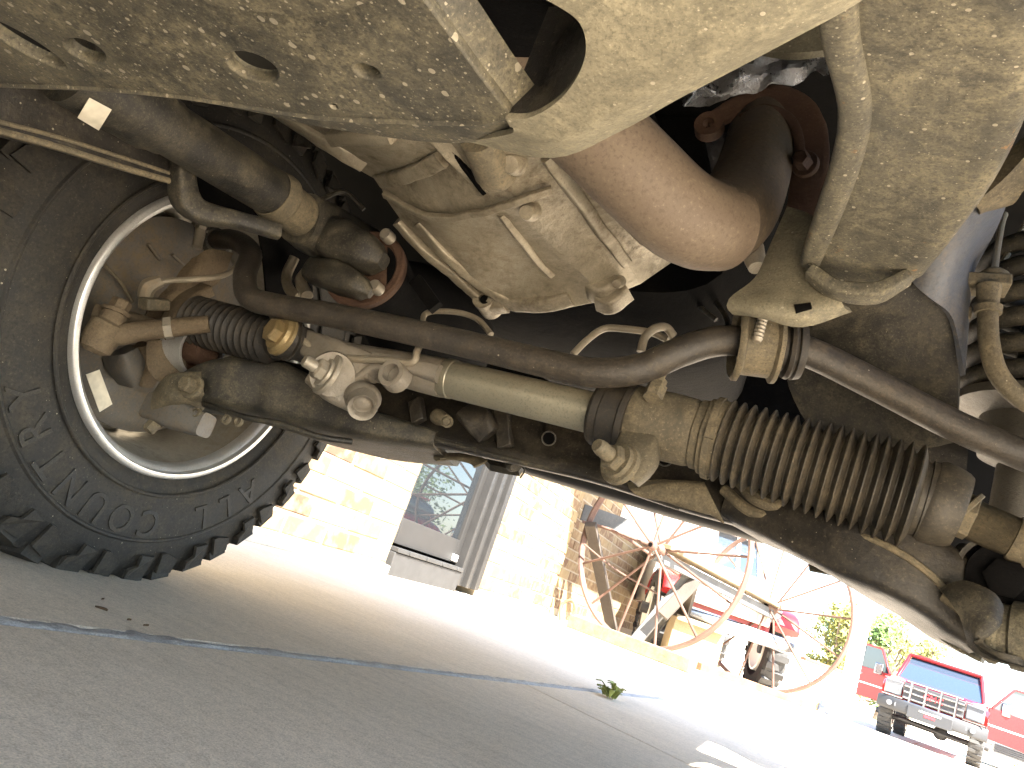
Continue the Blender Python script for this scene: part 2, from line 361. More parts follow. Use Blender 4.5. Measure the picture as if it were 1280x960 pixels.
def slab(cuts):
    bm = bmesh.new(); X = [-14, -6, -2, 0, 2, 6, 14]; Yv = [-14, -6, -2, 0, 2, 4, 6.5, 20, 26]
    vs = [[bm.verts.new((x, y, gz(y))) for x in X] for y in Yv]
    for i in range(len(Yv) - 1):
        for j in range(len(X) - 1): bm.faces.new((vs[i][j], vs[i][j + 1], vs[i + 1][j + 1], vs[i + 1][j]))
    for p, n in cuts: bmesh.ops.bisect_plane(bm, geom=bm.verts[:] + bm.edges[:] + bm.faces[:], plane_co=p, plane_no=n, clear_outer=True)
    be = [e for e in bm.edges if e.is_boundary]
    r = bmesh.ops.extrude_edge_only(bm, edges=be)
    for v in r['geom']:
        if isinstance(v, bmesh.types.BMVert): v.co.z -= 0.028
    me = bpy.data.meshes.new('concrete_slab'); bm.to_mesh(me); bm.free(); me.materials.append(MT['conc'])
    o = bpy.data.objects.new('concrete_slab', me); COL.objects.link(o); o.parent = drive
    b = o.modifiers.new('bevel', 'BEVEL'); b.width = 0.004; b.segments = 2; b.angle_limit = rad(50); return o
hw = 0.013
slab([(JA - JN * hw, JN)])
slab([(JA + JN * hw, -JN), (CA - CN * 0.0007, CN)])
slab([(JA + JN * hw, -JN), (CA + CN * 0.0007, -CN)])
jm = MB(); rows = []
from mathutils import noise as MN
for k in range(0, 640):
    s_ = -2.0 + k * 0.012; c = JA + JD * s_; row = []
    for q in range(7):
        tq = (q - 3) / 3 * (hw + 0.012 * (0.3 + 1.1 * MN.noise(c * 9 + Vector((0, 0, 9))) + 0.6 * MN.noise(c * 40))); p = c + JN * tq
        z = 0.0012 + 0.0028 * MN.noise(p * 45) + 0.0022 * MN.noise(p * 130) - 0.0045 * (abs(q - 3) / 3) ** 3
        row.append(Vector((p.x, p.y, z + gz(p.y))))
    rows.append(row)
nq = 7
jm.add([p for r in rows for p in r], [(i * nq + j, i * nq + j + 1, (i + 1) * nq + j + 1, (i + 1) * nq + j) for i in range(len(rows) - 1) for j in range(nq - 1)])
jm.build('joint_sealant', MT['joint'], drive, smooth=80)
# leaf scraps and grit lying on the slab
MT['leaf'] = plain('dry_leaf', (0.09, 0.06, 0.035), 0.8, 0, 0.3, 60)
for i, (x, y, L_) in enumerate([(125, 764, .022), (160, 778, .008), (181, 785, .007), (127, 752, .006)]):
    p = at(x, y, Z=0.004); a = random.uniform(-0.3, 0.5); e = Vector((math.cos(a), math.sin(a), 0)); n_ = Vector((-e.y, e.x, 0))
    mb = MB(); rws = [[p + e * L_ * (u - 0.5) + n_ * v * L_ * 0.22 * math.sin(math.pi * min(max(u, .05), .95)) + Vector((0, 0, 0.0015 + 0.002 * abs(v) + 0.002 * u)) for u in (0, .25, .5, .75, 1)] for v in (-1, 0, 1)]
    mb.sheet(rws, 0.0006, 2)
    o = mb.build('dry_leaf', MT['leaf'], origin=p)
    tag(o, ['largest dry brown leaf lying on the slab beside the joint', 'small leaf scrap just right of the largest dry leaf', 'tiny brown scrap nearest the joint below the tyre', 'tiny brown scrap just above the largest dry leaf'][i], 'leaf', 'leaf scraps on the concrete')
MT['weed'] = plain('weed_leaf', (0.26, 0.29, 0.08), 0.6, 0, 0.35, 30)
wp = at(760, 872, Z=0.0); wd = thing('weed', wp, 'small green weed growing out of the concrete joint', 'weed')
for i in range(26):
    a = random.uniform(0, 2 * math.pi); l_ = random.uniform(0.018, 0.045); h_ = random.uniform(0.012, 0.04); e = Vector((math.cos(a), math.sin(a), 0)); n_ = Vector((-e.y, e.x, 0))
    b0 = wp + Vector((random.uniform(-.02, .02), random.uniform(-.02, .02), 0.002))
    mb = MB(); mb.sheet([[b0 + e * l_ * u + n_ * v * l_ * 0.28 * math.sin(math.pi * (0.1 + 0.85 * u)) + Vector((0, 0, h_ * math.sin(u * 2.0) + 0.002 * abs(v))) for u in (0, .33, .66, 1)] for v in (-1, 0, 1)], 0.0005, 1)
    mb.build('leaf', MT['weed'], wd)

# ------------------------------------------------------------------ brick building along the drive
def brickmat(name, cols):
    m, t, b = newmat(name); L = t.links.new; oi = N(t, 'ShaderNodeObjectInfo'); tc = N(t, 'ShaderNodeTexCoord')
    n = N(t, 'ShaderNodeTexNoise', i_Scale=22.0, i_Detail=8.0, i_Roughness=0.7); L(tc.outputs['Object'], n.inputs['Vector'])
    mp = N(t, 'ShaderNodeVectorMath', operation='ADD'); L(tc.outputs['Object'], mp.inputs[0]); L(oi.outputs['Location'], mp.inputs[1])
    n2 = N(t, 'ShaderNodeTexNoise', i_Scale=13.0, i_Detail=5.0); L(mp.outputs[0], n2.inputs['Vector'])
    c = ramp(t, oi.outputs['Random'], [(i / (len(cols) - 1), k) for i, k in enumerate(cols)])
    c = mix(t, ramp(t, n2.outputs[0], [(0.46, 0.0), (0.62, 0.6)]), c, (0.20, 0.155, 0.085))
    c = mix(t, ramp(t, n.outputs[0], [(0.58, 0.0), (0.7, 0.5)]), c, (0.14, 0.08, 0.05))
    L(c, b.inputs['Base Color']); b.inputs['Roughness'].default_value = 0.9
    bp = N(t, 'ShaderNodeBump', i_Strength=0.6, i_Distance=0.004); L(n.outputs[0], bp.inputs['Height']); L(bp.outputs[0], b.inputs['Normal']); return m
MT['brick'] = brickmat('orange_tan_brick', [(0.060, 0.030, 0.015), (0.10, 0.055, 0.023), (0.17, 0.125, 0.058), (0.075, 0.037, 0.017), (0.19, 0.145, 0.075), (0.115, 0.066, 0.028), (0.16, 0.11, 0.050)])
MT['mortar'] = plain('pale_mortar', (0.22, 0.185, 0.13), 0.95, 0, 0.12, 50)
MT['alufr'] = plain('aluminium_door_frame', (0.017, 0.0165, 0.016), 0.5, 0.0, 0.1, 12, spec=0.2)
MT['glass'] = plain('dark_reflecting_glass', (0.012, 0.014, 0.016), 0.015, 0, 0.0, spec=0.5)
MT['white'] = plain('white_painted_trim', (0.75, 0.74, 0.70), 0.6)
MT['sill'] = plain('threshold_metal', (0.024, 0.024, 0.024), 0.6, spec=0.2)
bld = thing('brick_building', (-2.3, 4.0, 0), 'orange tan brick building with glass door along the driveway', 'building')
BH, BL, WX = 0.094, 0.30, -2.0
wall = MB()
D0, D1, DT = 3.50, 4.72, 2.1
for (y0, y1, z0, z1) in ((-5, D0 - 0.004, -0.05, 2.7), (D1 + 0.004, 6.32, -0.05, 2.7), (D0 - 0.004, D1 + 0.004, DT, 2.7)):
    wall.box((WX - 0.13, (y0 + y1) / 2, (z0 + z1) / 2), 0.12, (y1 - y0) / 2, (z1 - z0) / 2)
wall.box((WX - 0.27, 7.33, 1.325), 0.12, 1.0, 1.375)
wall.box((WX - 0.27, 9.7, 0.55), 0.12, 1.36, 0.60)
wo = wall.build('wall', MT['mortar'], bld, smooth=0)
bm_ = MB().box((0, 0, 0), 0.05, (BL - 0.014) / 2, (BH - 0.013) / 2)
brick0 = bm_.build('brick', MT['brick'], None, bevel=0.005, seg=2, smooth=30); bmesh_data = brick0.data; bpy.data.objects.remove(brick0)
hb = MB().box((0, 0, 0), 0.05, (BL * 0.5 - 0.014) / 2, (BH - 0.013) / 2).build('brick', MT['brick'], None, smooth=30); hbd = hb.data; bpy.data.objects.remove(hb)
def put_brick(x, y, z, half=False, rz=0):
    o = bpy.data.objects.new('brick', hbd if half else bmesh_data); COL.objects.link(o); o.parent = wo
    o.location = Vector((x + random.uniform(-.002, .002), y, z)) - OFF[wo.name]; o.rotation_euler = (random.uniform(-.006, .006), random.uniform(-.006, .006), rz + random.uniform(-.006, .006))
    if not half: 
        bv = o.modifiers.new('bevel', 'BEVEL'); bv.width = 0.005; bv.segments = 2
def course_fill(x, ya, yb, r, shift):
    z = 0.05 + BH * (r + 0.5)
    y = ya + (BL * 0.5 if r % 2 else 0)
    if r % 2: put_brick(x, ya + BL * 0.25, z, True)
    while y + BL <= yb + 1e-6: put_brick(x, y + BL / 2, z); y += BL
    if yb - y > BL * 0.4: put_brick(x, y + BL * 0.25, z, True)
for r in range(11):
    course_fill(WX - 0.056, D0 - 1.2, D0, r, 0)
    course_fill(WX - 0.056, D1, D1 + 1.65, r, 0)
for r in range(15):
    course_fill(WX - 0.196, 6.36, 8.32, r, 0)
for r in range(11):
    course_fill(WX - 0.196, 8.34, 11.06, r, 0)
kb = MB().box((WX + 0.01, D0 - 2.6, 0.024), 0.045, 2.55, 0.026); kb.build('concrete_plinth', MT['conc'], bld, bevel=0.006)
# glass door in a metal frame, threshold and right-hand fluted jamb
door = MB(); zx = WX - 0.05
for (y0, y1, z0, z1) in ((D0, D0 + 0.045, 0.16, DT), (4.30, 4.36, 0.16, DT), (D0 + 0.045, 4.30, 0.16, 0.30), (D0 + 0.045, 4.30, DT - 0.1, DT)):
    door.box((zx, (y0 + y1) / 2, (z0 + z1) / 2), 0.022, (y1 - y0) / 2, (z1 - z0) / 2)
dr = door.build('door', MT['alufr'], bld, bevel=0.003)
MB().box((zx - 0.004, (D0 + 4.33) / 2, 1.15), 0.004, (4.33 - D0) / 2 - 0.02, 0.87).build('pane', MT['glass'], dr, smooth=0)
MB().box((zx + 0.034, 4.285, 0.19), 0.012, 0.022, 0.02).build('door_stop', MT['white'], dr, bevel=0.003)
jb = MB()
for k, (y0, y1, pr) in enumerate(((4.362, 4.40, .03), (4.402, 4.47, .012), (4.472, 4.52, .045), (4.522, 4.60, .02), (4.602, 4.655, .05), (4.657, 4.718, .03))):
    jb.box((WX - 0.06 + pr / 2, (y0 + y1) / 2, 1.07), 0.05 + pr / 2, (y1 - y0) / 2, 1.03)
jb.build('door_jamb', MT['alufr'], bld, bevel=0.003)
th = MB().box((WX - 0.03, (D0 + 4.36) / 2, 0.058), 0.055, (4.36 - D0) / 2, 0.062).box((WX + 0.005, (D0 + 4.36) / 2, 0.135), 0.03, (4.36 - D0) / 2 - 0.004, 0.012)
for k in range(4): th.box((WX + 0.037, D0 + 0.14 + k * 0.21, 0.135), 0.003, 0.008, 0.011)
th.build('threshold', MT['sill'], bld, bevel=0.003)
MB().box((WX - 0.30, 4.0, 1.2), 0.02, 1.0, 1.4).build('inner_partition', MT['liner'], bld, smooth=0)
MB().box((-1.80, 8.1, 2.60), 1.10, 2.95, 0.05).build('porch_roof', MT['white'], bld)
for y0 in (8.38,): MB().box((WX - 0.14, y0, 1.9), 0.05, 0.06, 0.75).build('corner_trim', MT['white'], bld, bevel=0.006)
MB().box((WX - 0.30, 9.75, 1.85), 0.05, 1.30, 0.69).build('white_panel', MT['white'], bld, bevel=0.004)
# ------------------------------------------------------------------ the inspected truck, seen from below
V = thing('off_road_truck', (-0.43, -0.9, 0), 'dusty off-road truck parked beside the brick wall, seen from underneath', 'truck')
OY = Vector((0, 1, 0)); OX = Vector((1, 0, 0)); OZ = Vector((0, 0, 1))

# ---- body shell (mostly out of frame: it shades the underside and casts the shadow on the drive)
b = MB(); BX0, BX1 = -1.40, 0.52; BC = (BX0 + BX1) / 2
b.box((BC, -1.75, 1.22), (BX1 - BX0) / 2, 1.95, 0.58)                            # cab and rear body
nose = [(BX0, 0.2), (BX0, 1.55), (BX0 + .18, 2.0), (BC - .3, 2.17), (BC + .3, 2.17), (BX1 - .18, 2.0), (BX1, 1.55), (BX1, 0.2)]
b.prism([(x, y, 1.02) for x, y in nose], (0, 0, 0.13))                            # bonnet and wing tops
for sx in (BX0 + .05, BX1 - .05): b.box((sx, 1.56, 0.86), 0.05, 0.10, 0.16); b.box((sx, 0.34, 0.80), 0.05, 0.12, 0.20)
b.prism([(x, y, 0.66) for x, y in ((BX0 + .05, 1.6), (BX0 + .2, 1.97), (BC - .3, 2.13), (BC + .3, 2.13), (BX1 - .2, 1.97), (BX1 - .05, 1.6), (BX1 - .15, 1.6), (BX1 - .28, 1.9), (BC + .3, 2.05), (BC - .3, 2.05), (BX0 + .28, 1.9), (BX0 + .15, 1.6))], (0, 0, .36))
b.build('body_shell', MT['paint'], V, bevel=0.02, smooth=40)
b = MB(); b.box((-0.43, 1.62, 0.83), 0.72, 0.03, 0.19); b.build('radiator', MT['nearblack'], V)
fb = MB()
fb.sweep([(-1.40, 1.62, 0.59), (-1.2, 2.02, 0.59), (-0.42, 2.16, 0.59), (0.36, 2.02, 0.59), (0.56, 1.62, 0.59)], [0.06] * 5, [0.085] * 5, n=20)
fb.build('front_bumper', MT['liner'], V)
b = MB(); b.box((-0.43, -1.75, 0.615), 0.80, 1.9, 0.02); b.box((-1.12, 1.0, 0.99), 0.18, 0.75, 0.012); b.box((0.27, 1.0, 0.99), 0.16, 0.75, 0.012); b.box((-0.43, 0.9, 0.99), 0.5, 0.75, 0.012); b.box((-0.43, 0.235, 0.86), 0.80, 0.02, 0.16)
b.build('floor_pan', MT['nearblack'], V)
b = MB(); b.sweep([(-0.46, 0.98, 0.80), (-0.46, 1.15, 0.78), (-0.46, 1.5, 0.78)], [0.26, 0.28, 0.24], [0.17, 0.19, 0.16], n=28); b.build('engine_block', MT['nearblack'], V)

# ---- front left wheel: tyre, tread blocks, raised lettering, rim
WC = Vector((-0.99, 0.90, 0.402)); WR = 0.402
def turned(prof, n=96):                                                          # (x offset inwards +, radius)
    m = MB(); a = WC; return m.ring(a, a + OX, prof, n)
wh = holder('wheel', V)
tp = [(-0.012, 0.226), (0.004, 0.238), (0.012, 0.252), (0.018, 0.275), (0.021, 0.300), (0.018, 0.330), (0.012, 0.352), (0.005, 0.372), (-0.006, 0.391), (-0.040, 0.3975), (-0.13, 0.3985), (-0.22, 0.397), (-0.255, 0.390), (-0.27, 0.372), (-0.283, 0.330), (-0.286, 0.300), (-0.28, 0.26), (-0.268, 0.238), (-0.255, 0.226), (-0.24, 0.224), (-0.13, 0.30), (-0.03, 0.224)]
tp = [(x, r if r < .24 else .24 + (r - .24) * 1.113) for x, r in tp]
tym = turned(tp, 160)
for i, p in enumerate(tym.v):                                                    # the tyre flattens where it carries the truck
    if p.z < .0015: tym.v[i] = Vector((p.x + (.010 if p.x > -1.1 else -.010) * min(1, (.0015 - p.z) / .018), p.y, .0015))
ty = tym.build('tyre', MT['tyre'], wh, smooth=50)
rib = turned([(0.0195, 0.262), (0.0215, 0.264), (0.0215, 0.267), (0.0195, 0.269), (0.015, 0.266)], 96); rib.ring(WC, WC + OX, [(0.0185, 0.336), (0.0205, 0.338), (0.0205, 0.341), (0.0170, 0.344), (0.012, 0.340)], 96)
rib.build('sidewall_rib', MT['tyre'], wh, smooth=40)
def block_mesh(kind):
    m = MB()
    if kind == 0:                                                                # long shoulder lug folding down the sidewall
        m.prism([(0.010, -.020, .374), (-.055, -.016, .386), (-.055, .014, .386), (0.010, .018, .374)], (0, 0, 0.017))
        m.prism([(0.006, -.018, .384), (0.017, -.020, .352), (0.0175, .004, .350), (0.017, .006, .366), (0.013, .018, .372), (0.006, .017, .386)], (0.006, 0, 0.001))
    elif kind == 1:
        m.prism([(0.004, -.018, .380), (-.050, -.015, .387), (-.050, .017, .387), (0.004, .015, .380)], (0, 0, 0.015))
        m.prism([(0.004, -.015, .386), (0.0125, -.016, .362), (0.0165, .010, .349), (0.0165, .018, .349), (0.008, .016, .381)], (0.006, 0, 0.001))
    elif kind == 2: m.prism([(-.066, -.022, .388), (-.118, -.012, .388), (-.118, .020, .388), (-.066, .012, .388)], (0, 0, 0.0145))
    else: m.prism([(-.140, -.012, .388), (-.192, -.022, .388), (-.192, .012, .388), (-.140, .020, .388)], (0, 0, 0.0145))
    m.v = [Vector((p.x, p.y * 1.04, .24 + (p.z - .24) * 1.113)) for p in m.v]
    o = m.build('tread_block', MT['tyre'], None, smooth=0); d = o.data; bpy.data.objects.remove(o); return d
BM = [block_mesh(k) for k in range(4)]
NB = 42
for k in range(NB):
    for row in range(3):
        d = BM[k % 2] if row == 0 else BM[1 + row]
        o = bpy.data.objects.new('tread_block', d); COL.objects.link(o); o.parent = wh
        o.location = WC - OFF[V.name]; o.rotation_euler = (2 * math.pi * (k + 0.33 * row) / NB, 0, 0)
m = MB()
for k in range(NB): 
    a = 2 * math.pi * (k + 0.5) / NB; R3 = Matrix.Rotation(a, 3, 'X')
    m.box(WC + R3 @ Vector((-0.235, 0, 0.409)), 0.03, 0.018, 0.009, R3)
tag(m.build('outer_tread', MT['tyre'], wh, smooth=0), kind='stuff')
# raised white-flecked letters round the lower sidewall, tops outwards
MT['letter'] = grime('raised_letter_rubber', (0.019, 0.019, 0.019), (0.09, 0.077, 0.057), 0.48, 0.6, 0, 0, 0.35, 16, bump=0.1)
txt = 'ALL COUNTRY'; a0 = rad(-44); step = rad(9.9)
for i, ch in enumerate(txt):
    if ch == ' ': continue
    me = text_mesh(ch, 0.062, 0.0009, 0.0005); a = a0 - step * i
    rv = Vector((0, math.cos(a), math.sin(a))); tv = Vector((0, math.sin(a), -math.cos(a)))
    Mx = Matrix((tv * 0.92, rv, OX)).transposed().to_4x4(); Mx.translation = WC + rv * 0.309 + OX * 0.0205 - OFF[V.name]
    me.transform(Mx); me.materials.append(MT['letter']); o = bpy.data.objects.new('raised_letter', me); COL.objects.link(o); o.parent = wh
# rim
rm = turned([(0.004, 0.2400), (0.013, 0.2385), (0.0145, 0.2360), (0.0145, 0.2300), (0.012, 0.2285), (0.006, 0.2270), (0.004, 0.2220), (0.0, 0.2190), (-0.012, 0.2160), (-0.020, 0.2180), (-0.02, 0.226), (-0.004, 0.236)], 120)
rm.build('rim', MT['rim'], wh, smooth=50)
br = turned([(-0.012, 0.2158), (-0.030, 0.214), (-0.060, 0.203), (-0.10, 0.196), (-0.18, 0.198), (-0.235, 0.206), (-0.235, 0.216), (-0.18, 0.208), (-0.10, 0.206), (-0.05, 0.214), (-0.02, 0.2255)], 96)
br.build('rim_barrel', MT['barrel'], wh, smooth=50)
sp_ = MB()
for k in range(8):
    R3 = Matrix.Rotation(2 * math.pi * k / 8 + 0.2, 3, 'X'); sp_.box(WC + R3 @ Vector((-0.20, 0, 0.125)), 0.02, 0.036, 0.078, R3)
sp_.lathe(WC + OX * -0.225, WC + OX * -0.175, [(0, 0.075), (1, 0.075)], 40); sp_.build('wheel_face', MT['barrel'], wh, bevel=0.006)
lb = MB(); pc = [at(107, 468, X=-1.05), at(124, 462, X=-1.05), at(140, 505, X=-1.05), at(124, 515, X=-1.05)]
lb.prism(pc, (0.001, 0, 0)); lb.build('paper_label', MT['paper'], wh)
# ---- brake shield, knuckle, hub, tie rod end inside the wheel
XS = -1.02
bs = MB(); bc = WC + Vector((-0.115, 0.0, 0.0))
bs.lathe(bc, bc + OX * 0.03, [(0, 0.186), (0.35, 0.186), (0.45, 0.178), (0.6, 0.165), (0.62, 0.12), (0.75, 0.115), (1.0, 0.10), (1.0, 0.05)], 72)
bsh = bs.build('brake_shield', MT['shield'], V, smooth=40)
r_ = MB()
for (x0, y0, x1, y1) in ((215, 318, 245, 345), (185, 305, 200, 325)): r_.bar(at(x0, y0, X=-1.082), at(x1, y1, X=-1.082), 0.004, 0.003)
r_.build('shield_rib', MT['shield'], bsh, bevel=0.002)
cal = MB(); cal.sweep([at(152, 438, X=-1.06), at(160, 456, X=-1.055), at(168, 474, X=-1.055)], [.022, .026, .02], [.03, .032, .024], up=(1, 0, 0)); cal.jitter(.0015)
cal.build('brake_caliper', MT['shield'], V)
cb = MB(); cb.sweep([at(178, 430, X=-1.035), at(188, 454, X=-1.03), at(180, 482, X=-1.035)], [.011, .015, .012], [.018, .02, .012], up=(1, 0, 0)); cb.jitter(.0012); cb.build('caliper_bracket', MT['knuckle'], V)
kn = MB()
kn.sheet([[at(240, 322, X=-1.03), at(262, 312, X=-1.015), at(292, 316, X=-1.01)], [at(216, 350, X=-1.03), at(242, 346, X=-1.005), at(280, 345, X=-1.005)], [at(194, 376, X=-1.03), at(218, 378, X=-1.005), at(252, 370, X=-1.0)], [at(180, 398, X=-1.05), at(205, 398, X=-1.03), at(232, 390, X=-1.02)]], 0.03, 6)
kn.sweep([at(258, 362, X=-.99), at(232, 378, X=-.99), at(214, 402, X=-.99), at(208, 432, X=-.99), at(218, 462, X=-.985)], [.011] * 5, [.016] * 5, up=(1, 0, 0), n=16)
kn.sheet([[at(190, 425, X=-1.02), at(200, 430, X=-1.01), at(212, 436, X=-1.01)], [at(192, 452, X=-1.01), at(205, 462, X=-.995), at(218, 468, X=-.99)], [at(198, 470, X=-1.0), at(218, 482, X=-.98), at(240, 490, X=-.97)]], -0.03, 5)
kn.jitter(.002); kn.build('knuckle', MT['knuckle'], V, smooth=50)
hb_ = MB(); hc = at(232, 432, X=-.99)
hb_.ring(hc, hc + OX * 0.04, [(0, .050), (1, .046), (1, .041), (0.2, .041)], 40); hb_.build('hub_seal_ring', MT['rim'], V)
hs = MB(); hs.lathe(hc + OX * -.03, hc + OX * 0.10, [(0, .041), (.25, .040), (.28, .026), (.62, .024)], 36); hs.build('axle_shaft', MT['darkrust'], V)
tr = MB()
tr.tube([at(x, y, X=X_) for x, y, X_ in ((132, 418, -.985), (150, 418, -.975), (175, 414, -.962), (205, 411, -.945), (232, 408, -.925), (262, 405, -.90))], [.014, .0165, .0150, .0142, .0140, .013], 18)
trd = tr.build('tie_rod', MT['knuckle'], V)
bj = MB(); q = at(130, 416, X=-.99); bj.lathe(q + Vector((-.004, 0, -.032)), q + Vector((0.004, 0, .035)), [(0, .013), (.1, .022), (.35, .025), (.7, .024), (.75, .018), (1, .016)], 24); bj.hexbolt(q + Vector((0.004, 0, .034)), OZ, .014, .02); bj.jitter(.0015)
bj.build('tie_rod_end', MT['knuckle'], V)
sa = MB(); sa.sweep([at(128, 394, X=-1.0), at(152, 400, X=-1.01), at(185, 412, X=-1.02)], [.018, .02, .022], [.014, .016, .02]); sa.jitter(.0015); sa.build('steering_arm', MT['knuckle'], V)
nt_ = MB(); nt_.lathe(at(206, 411, X=-.945), at(216, 410, X=-.937), [(0, .0175), (1, .0175)], 6); nt_.build('lock_nut', MT['steel'], trd)
wr = MB(); wr.tube([at(188, 364, X=-.99), at(205, 352, X=-.97), at(245, 349, X=-.955), at(280, 344, X=-.94), at(300, 330, X=-.92)], .0045, 8); wr.tube([at(181, 372, X=-.99), at(186, 358, X=-.985), at(202, 351, X=-.975)], [.011, .013, .009], 10)
wr.build('sensor_cable', MT['line'], V)
wr = MB(); wr.tube([at(128, 328, X=-1.06), at(150, 352, X=-1.05), at(166, 378, X=-1.04)], .0028, 6); wr.build('sensor_wire', MT['tan'], V)
sb = MB(); sb.box(at(193, 380, X=-.975), .012, .02, .009, Matrix.Rotation(rad(24), 3, 'X')); sb.build('sensor_body', MT['tan'], V, bevel=.003)
bjl = MB(); q = at(241, 484, Y=.86)
bjl.sweep([at(210, 512, Y=.86), at(232, 492, Y=.85), at(262, 484, Y=.86)], [.03, .035, .03], [.022, .028, .022]); bjl.jitter(.0015); bj2 = bjl.build('ball_joint', MT['tan'], V)
m = MB(); m.hexbolt(at(241, 484, Y=.82), -OY, .0125, .02, 1.5); m.build('ball_joint_nut', MT['tan'], bj2)
bk = MB(); bk.sweep([at(192, 508, Y=.85), at(222, 520, Y=.85), at(258, 532, Y=.86)], [.02, .022, .02], [.022, .022, .018]); bk.jitter(.001); bk.build('ball_joint_bracket', MT['shield'], V)
m = MB(); m.hexbolt(at(197, 525, Y=.845), Vector((0, -.4, -1)), .010, .022, 1.3); m.build('bracket_nut', MT['tan'], V)

# ---- steering rack
RY = 0.85
def rk(x, y): return at(x, y, Y=RY)
rack = MB(); p0, p1 = rk(556, 472), rk(752, 519)
rack.lathe(p0, p1, [(0, .0255), (.01, .0268), (.06, .0268), (.065, .0257), (1, .0257)], 40)
ra = rack.build('steering_rack', MT['tube'], V)
def bellows(a, b, r0, r1, n, thin=0.74, ends=0.06, nseg=40):
    prof = [(0, r0 * .80), (ends * .55, r0 * .80), (ends * .6, r0 * .72), (ends * .95, r0 * .72)]
    for k in range(n):
        R_ = r0 + (r1 - r0) * (k + .5) / n
        for q, s in ((0.06, thin), (0.30, 0.93), (0.45, 1.0), (0.56, 1.0), (0.70, 0.93), (0.94, thin)): prof.append((ends + (1 - 2 * ends) * (k + q) / n, R_ * s))
    prof += [(1 - ends * .95, r1 * .70), (1 - ends * .6, r1 * .70), (1 - ends * .55, r1 * .74), (1, r1 * .74)]
    return MB().lathe(a, b, prof, nseg)
bellows(rk(236, 399), rk(352, 428), .041, .037, 13, 0.80).build('dust_boot', MT['rubber'], ra, smooth=30)
bellows(rk(884, 545), rk(1165, 627), .0475, .0545, 18, 0.80).build('dust_boot', MT['rubberdust'], ra, smooth=30)
eh = MB(); a_, b_ = rk(786, 522), rk(905, 551)
eh.lathe(a_, b_, [(0, .036), (.05, .040), (.2, .041), (.65, .040), (.72, .038), (.73, .040), (.80, .0405), (.82, .044), (.97, .045), (1, .043)], 40); eh.jitter(.0006); eh.build('rack_end_housing', MT['tan'], ra)
cl = MB(); cl.ring(rk(889, 547), rk(897, 549), [(0, .0475), (1, .0480), (1, .046), (0, .046)], 40); cl.box(rk(893, 556) - OY * .046, .005, .004, .006); cl.build('hose_clamp', MT['tan'], ra)
bu = MB(); a_, b_ = rk(744, 515), rk(790, 528)
bu.lathe(a_, b_, [(0, .030), (.03, .037), (.12, .040), (.3, .0395), (.34, .041), (.8, .041), (.85, .0455), (1, .0455)], 40)
rb = bu.build('rack_bushing', MT['rubber'], ra)
mb_ = MB(); mb_.sweep([at(800, 545, Y=.83), at(795, 570, Y=.82), at(778, 592, Y=.82)], [.022, .026, .022], [.012, .016, .016], up=(0, 1, 0)); mb_.jitter(.001); mb_.build('rack_bracket', MT['tan'], ra)
m = MB(); q = at(778, 582, Y=.80); dv = Vector((-.55, -1, .18)).normalized()
m.lathe(q, q + dv * .014, [(0, .0245), (.5, .0245), (.6, .021), (1, .020)], 28); m.lathe(q + dv * .013, q + dv * .024, [(0, .0155), (.8, .0155), (1, .013)], 6); m.lathe(q + dv * .022, q + dv * .047, [(0, .0085), (.2, .0092), (.3, .0085), (.4, .0092), (.5, .0085), (.6, .0092), (.8, .0085), (1, .007)], 16)
m.build('mounting_bolt', MT['tan'], ra)
# cast left end with its two mounts
ca = MB()
ca.tube([rk(400, 440), rk(450, 452), rk(500, 461), rk(556, 473)], [.021, .0245, .025, .0265], 28)
ca.sweep([at(385, 430, Y=.835), at(420, 448, Y=.83), at(470, 462, Y=.835)], [.018, .026, .018], [.022, .024, .016], up=(0, -1, 0))
ca.sweep([at(470, 450, Y=.83), at(510, 458, Y=.828), at(552, 470, Y=.83)], [.010, .010, .012], [.014, .015, .017], up=(0, -1, 0))
ca.sweep([at(405, 462, Y=.83), at(425, 482, Y=.83), at(448, 500, Y=.845)], [.030, .028, .020], [.018, .022, .02], up=(0, -1, 0))
ca.sweep([at(442, 478, Y=.83), at(470, 462, Y=.828), at(490, 462, Y=.83)], [.007, .006, .008], [.012, .012, .012], up=(0, -1, 0))
ca.lathe(at(415, 468, Y=.80), at(418, 466, Y=.85), [(0, .030), (.3, .031), (1, .034)], 36)
ca.jitter(.0007); ch = ca.build('rack_casting', MT['alu'], ra, smooth=45)
m = MB(); q = at(490, 467, Y=.808); m.ring(q + OY * .016, q - OY * .004, [(0, .0215), (.7, .0200), (1, .0185), (1, .0125), (0, .0115)], 32); m.lathe(q + OY * .014, q + OY * .010, [(0, .0125), (1, .0125)], 24); m.jitter(.0005); m.build('bolt_eye', MT['alu'], ra)
m = MB(); q = at(445, 497, Y=.825); m.ball(q + Vector((.004, .008, .004)), .0245, 20, (1.1, 1, .9)); m.lathe(q + Vector((.010, .004, 0)), q + Vector((.024, -.012, -.014)), [(0, .021), (.6, .0205), (1, .0185), (.9, .0145), (.5, .0125)], 28); m.jitter(.0009); m.build('casting_boss', MT['alu'], ra, smooth=50)
sl_ = MB(); q = at(382, 432, Y=.835); q2 = at(352, 421, Y=.80); sl_.lathe(q, q2, [(0, .0255), (.45, .0255), (.5, .030), (.62, .031), (.66, .027), (1, .027)], 36); sl_.build('mount_sleeve', MT['sway'], ra)
m = MB(); dv = (q2 - q).normalized(); dv = Vector((-.35, -1, .05)).normalized(); q3 = at(355, 421, Y=.795)
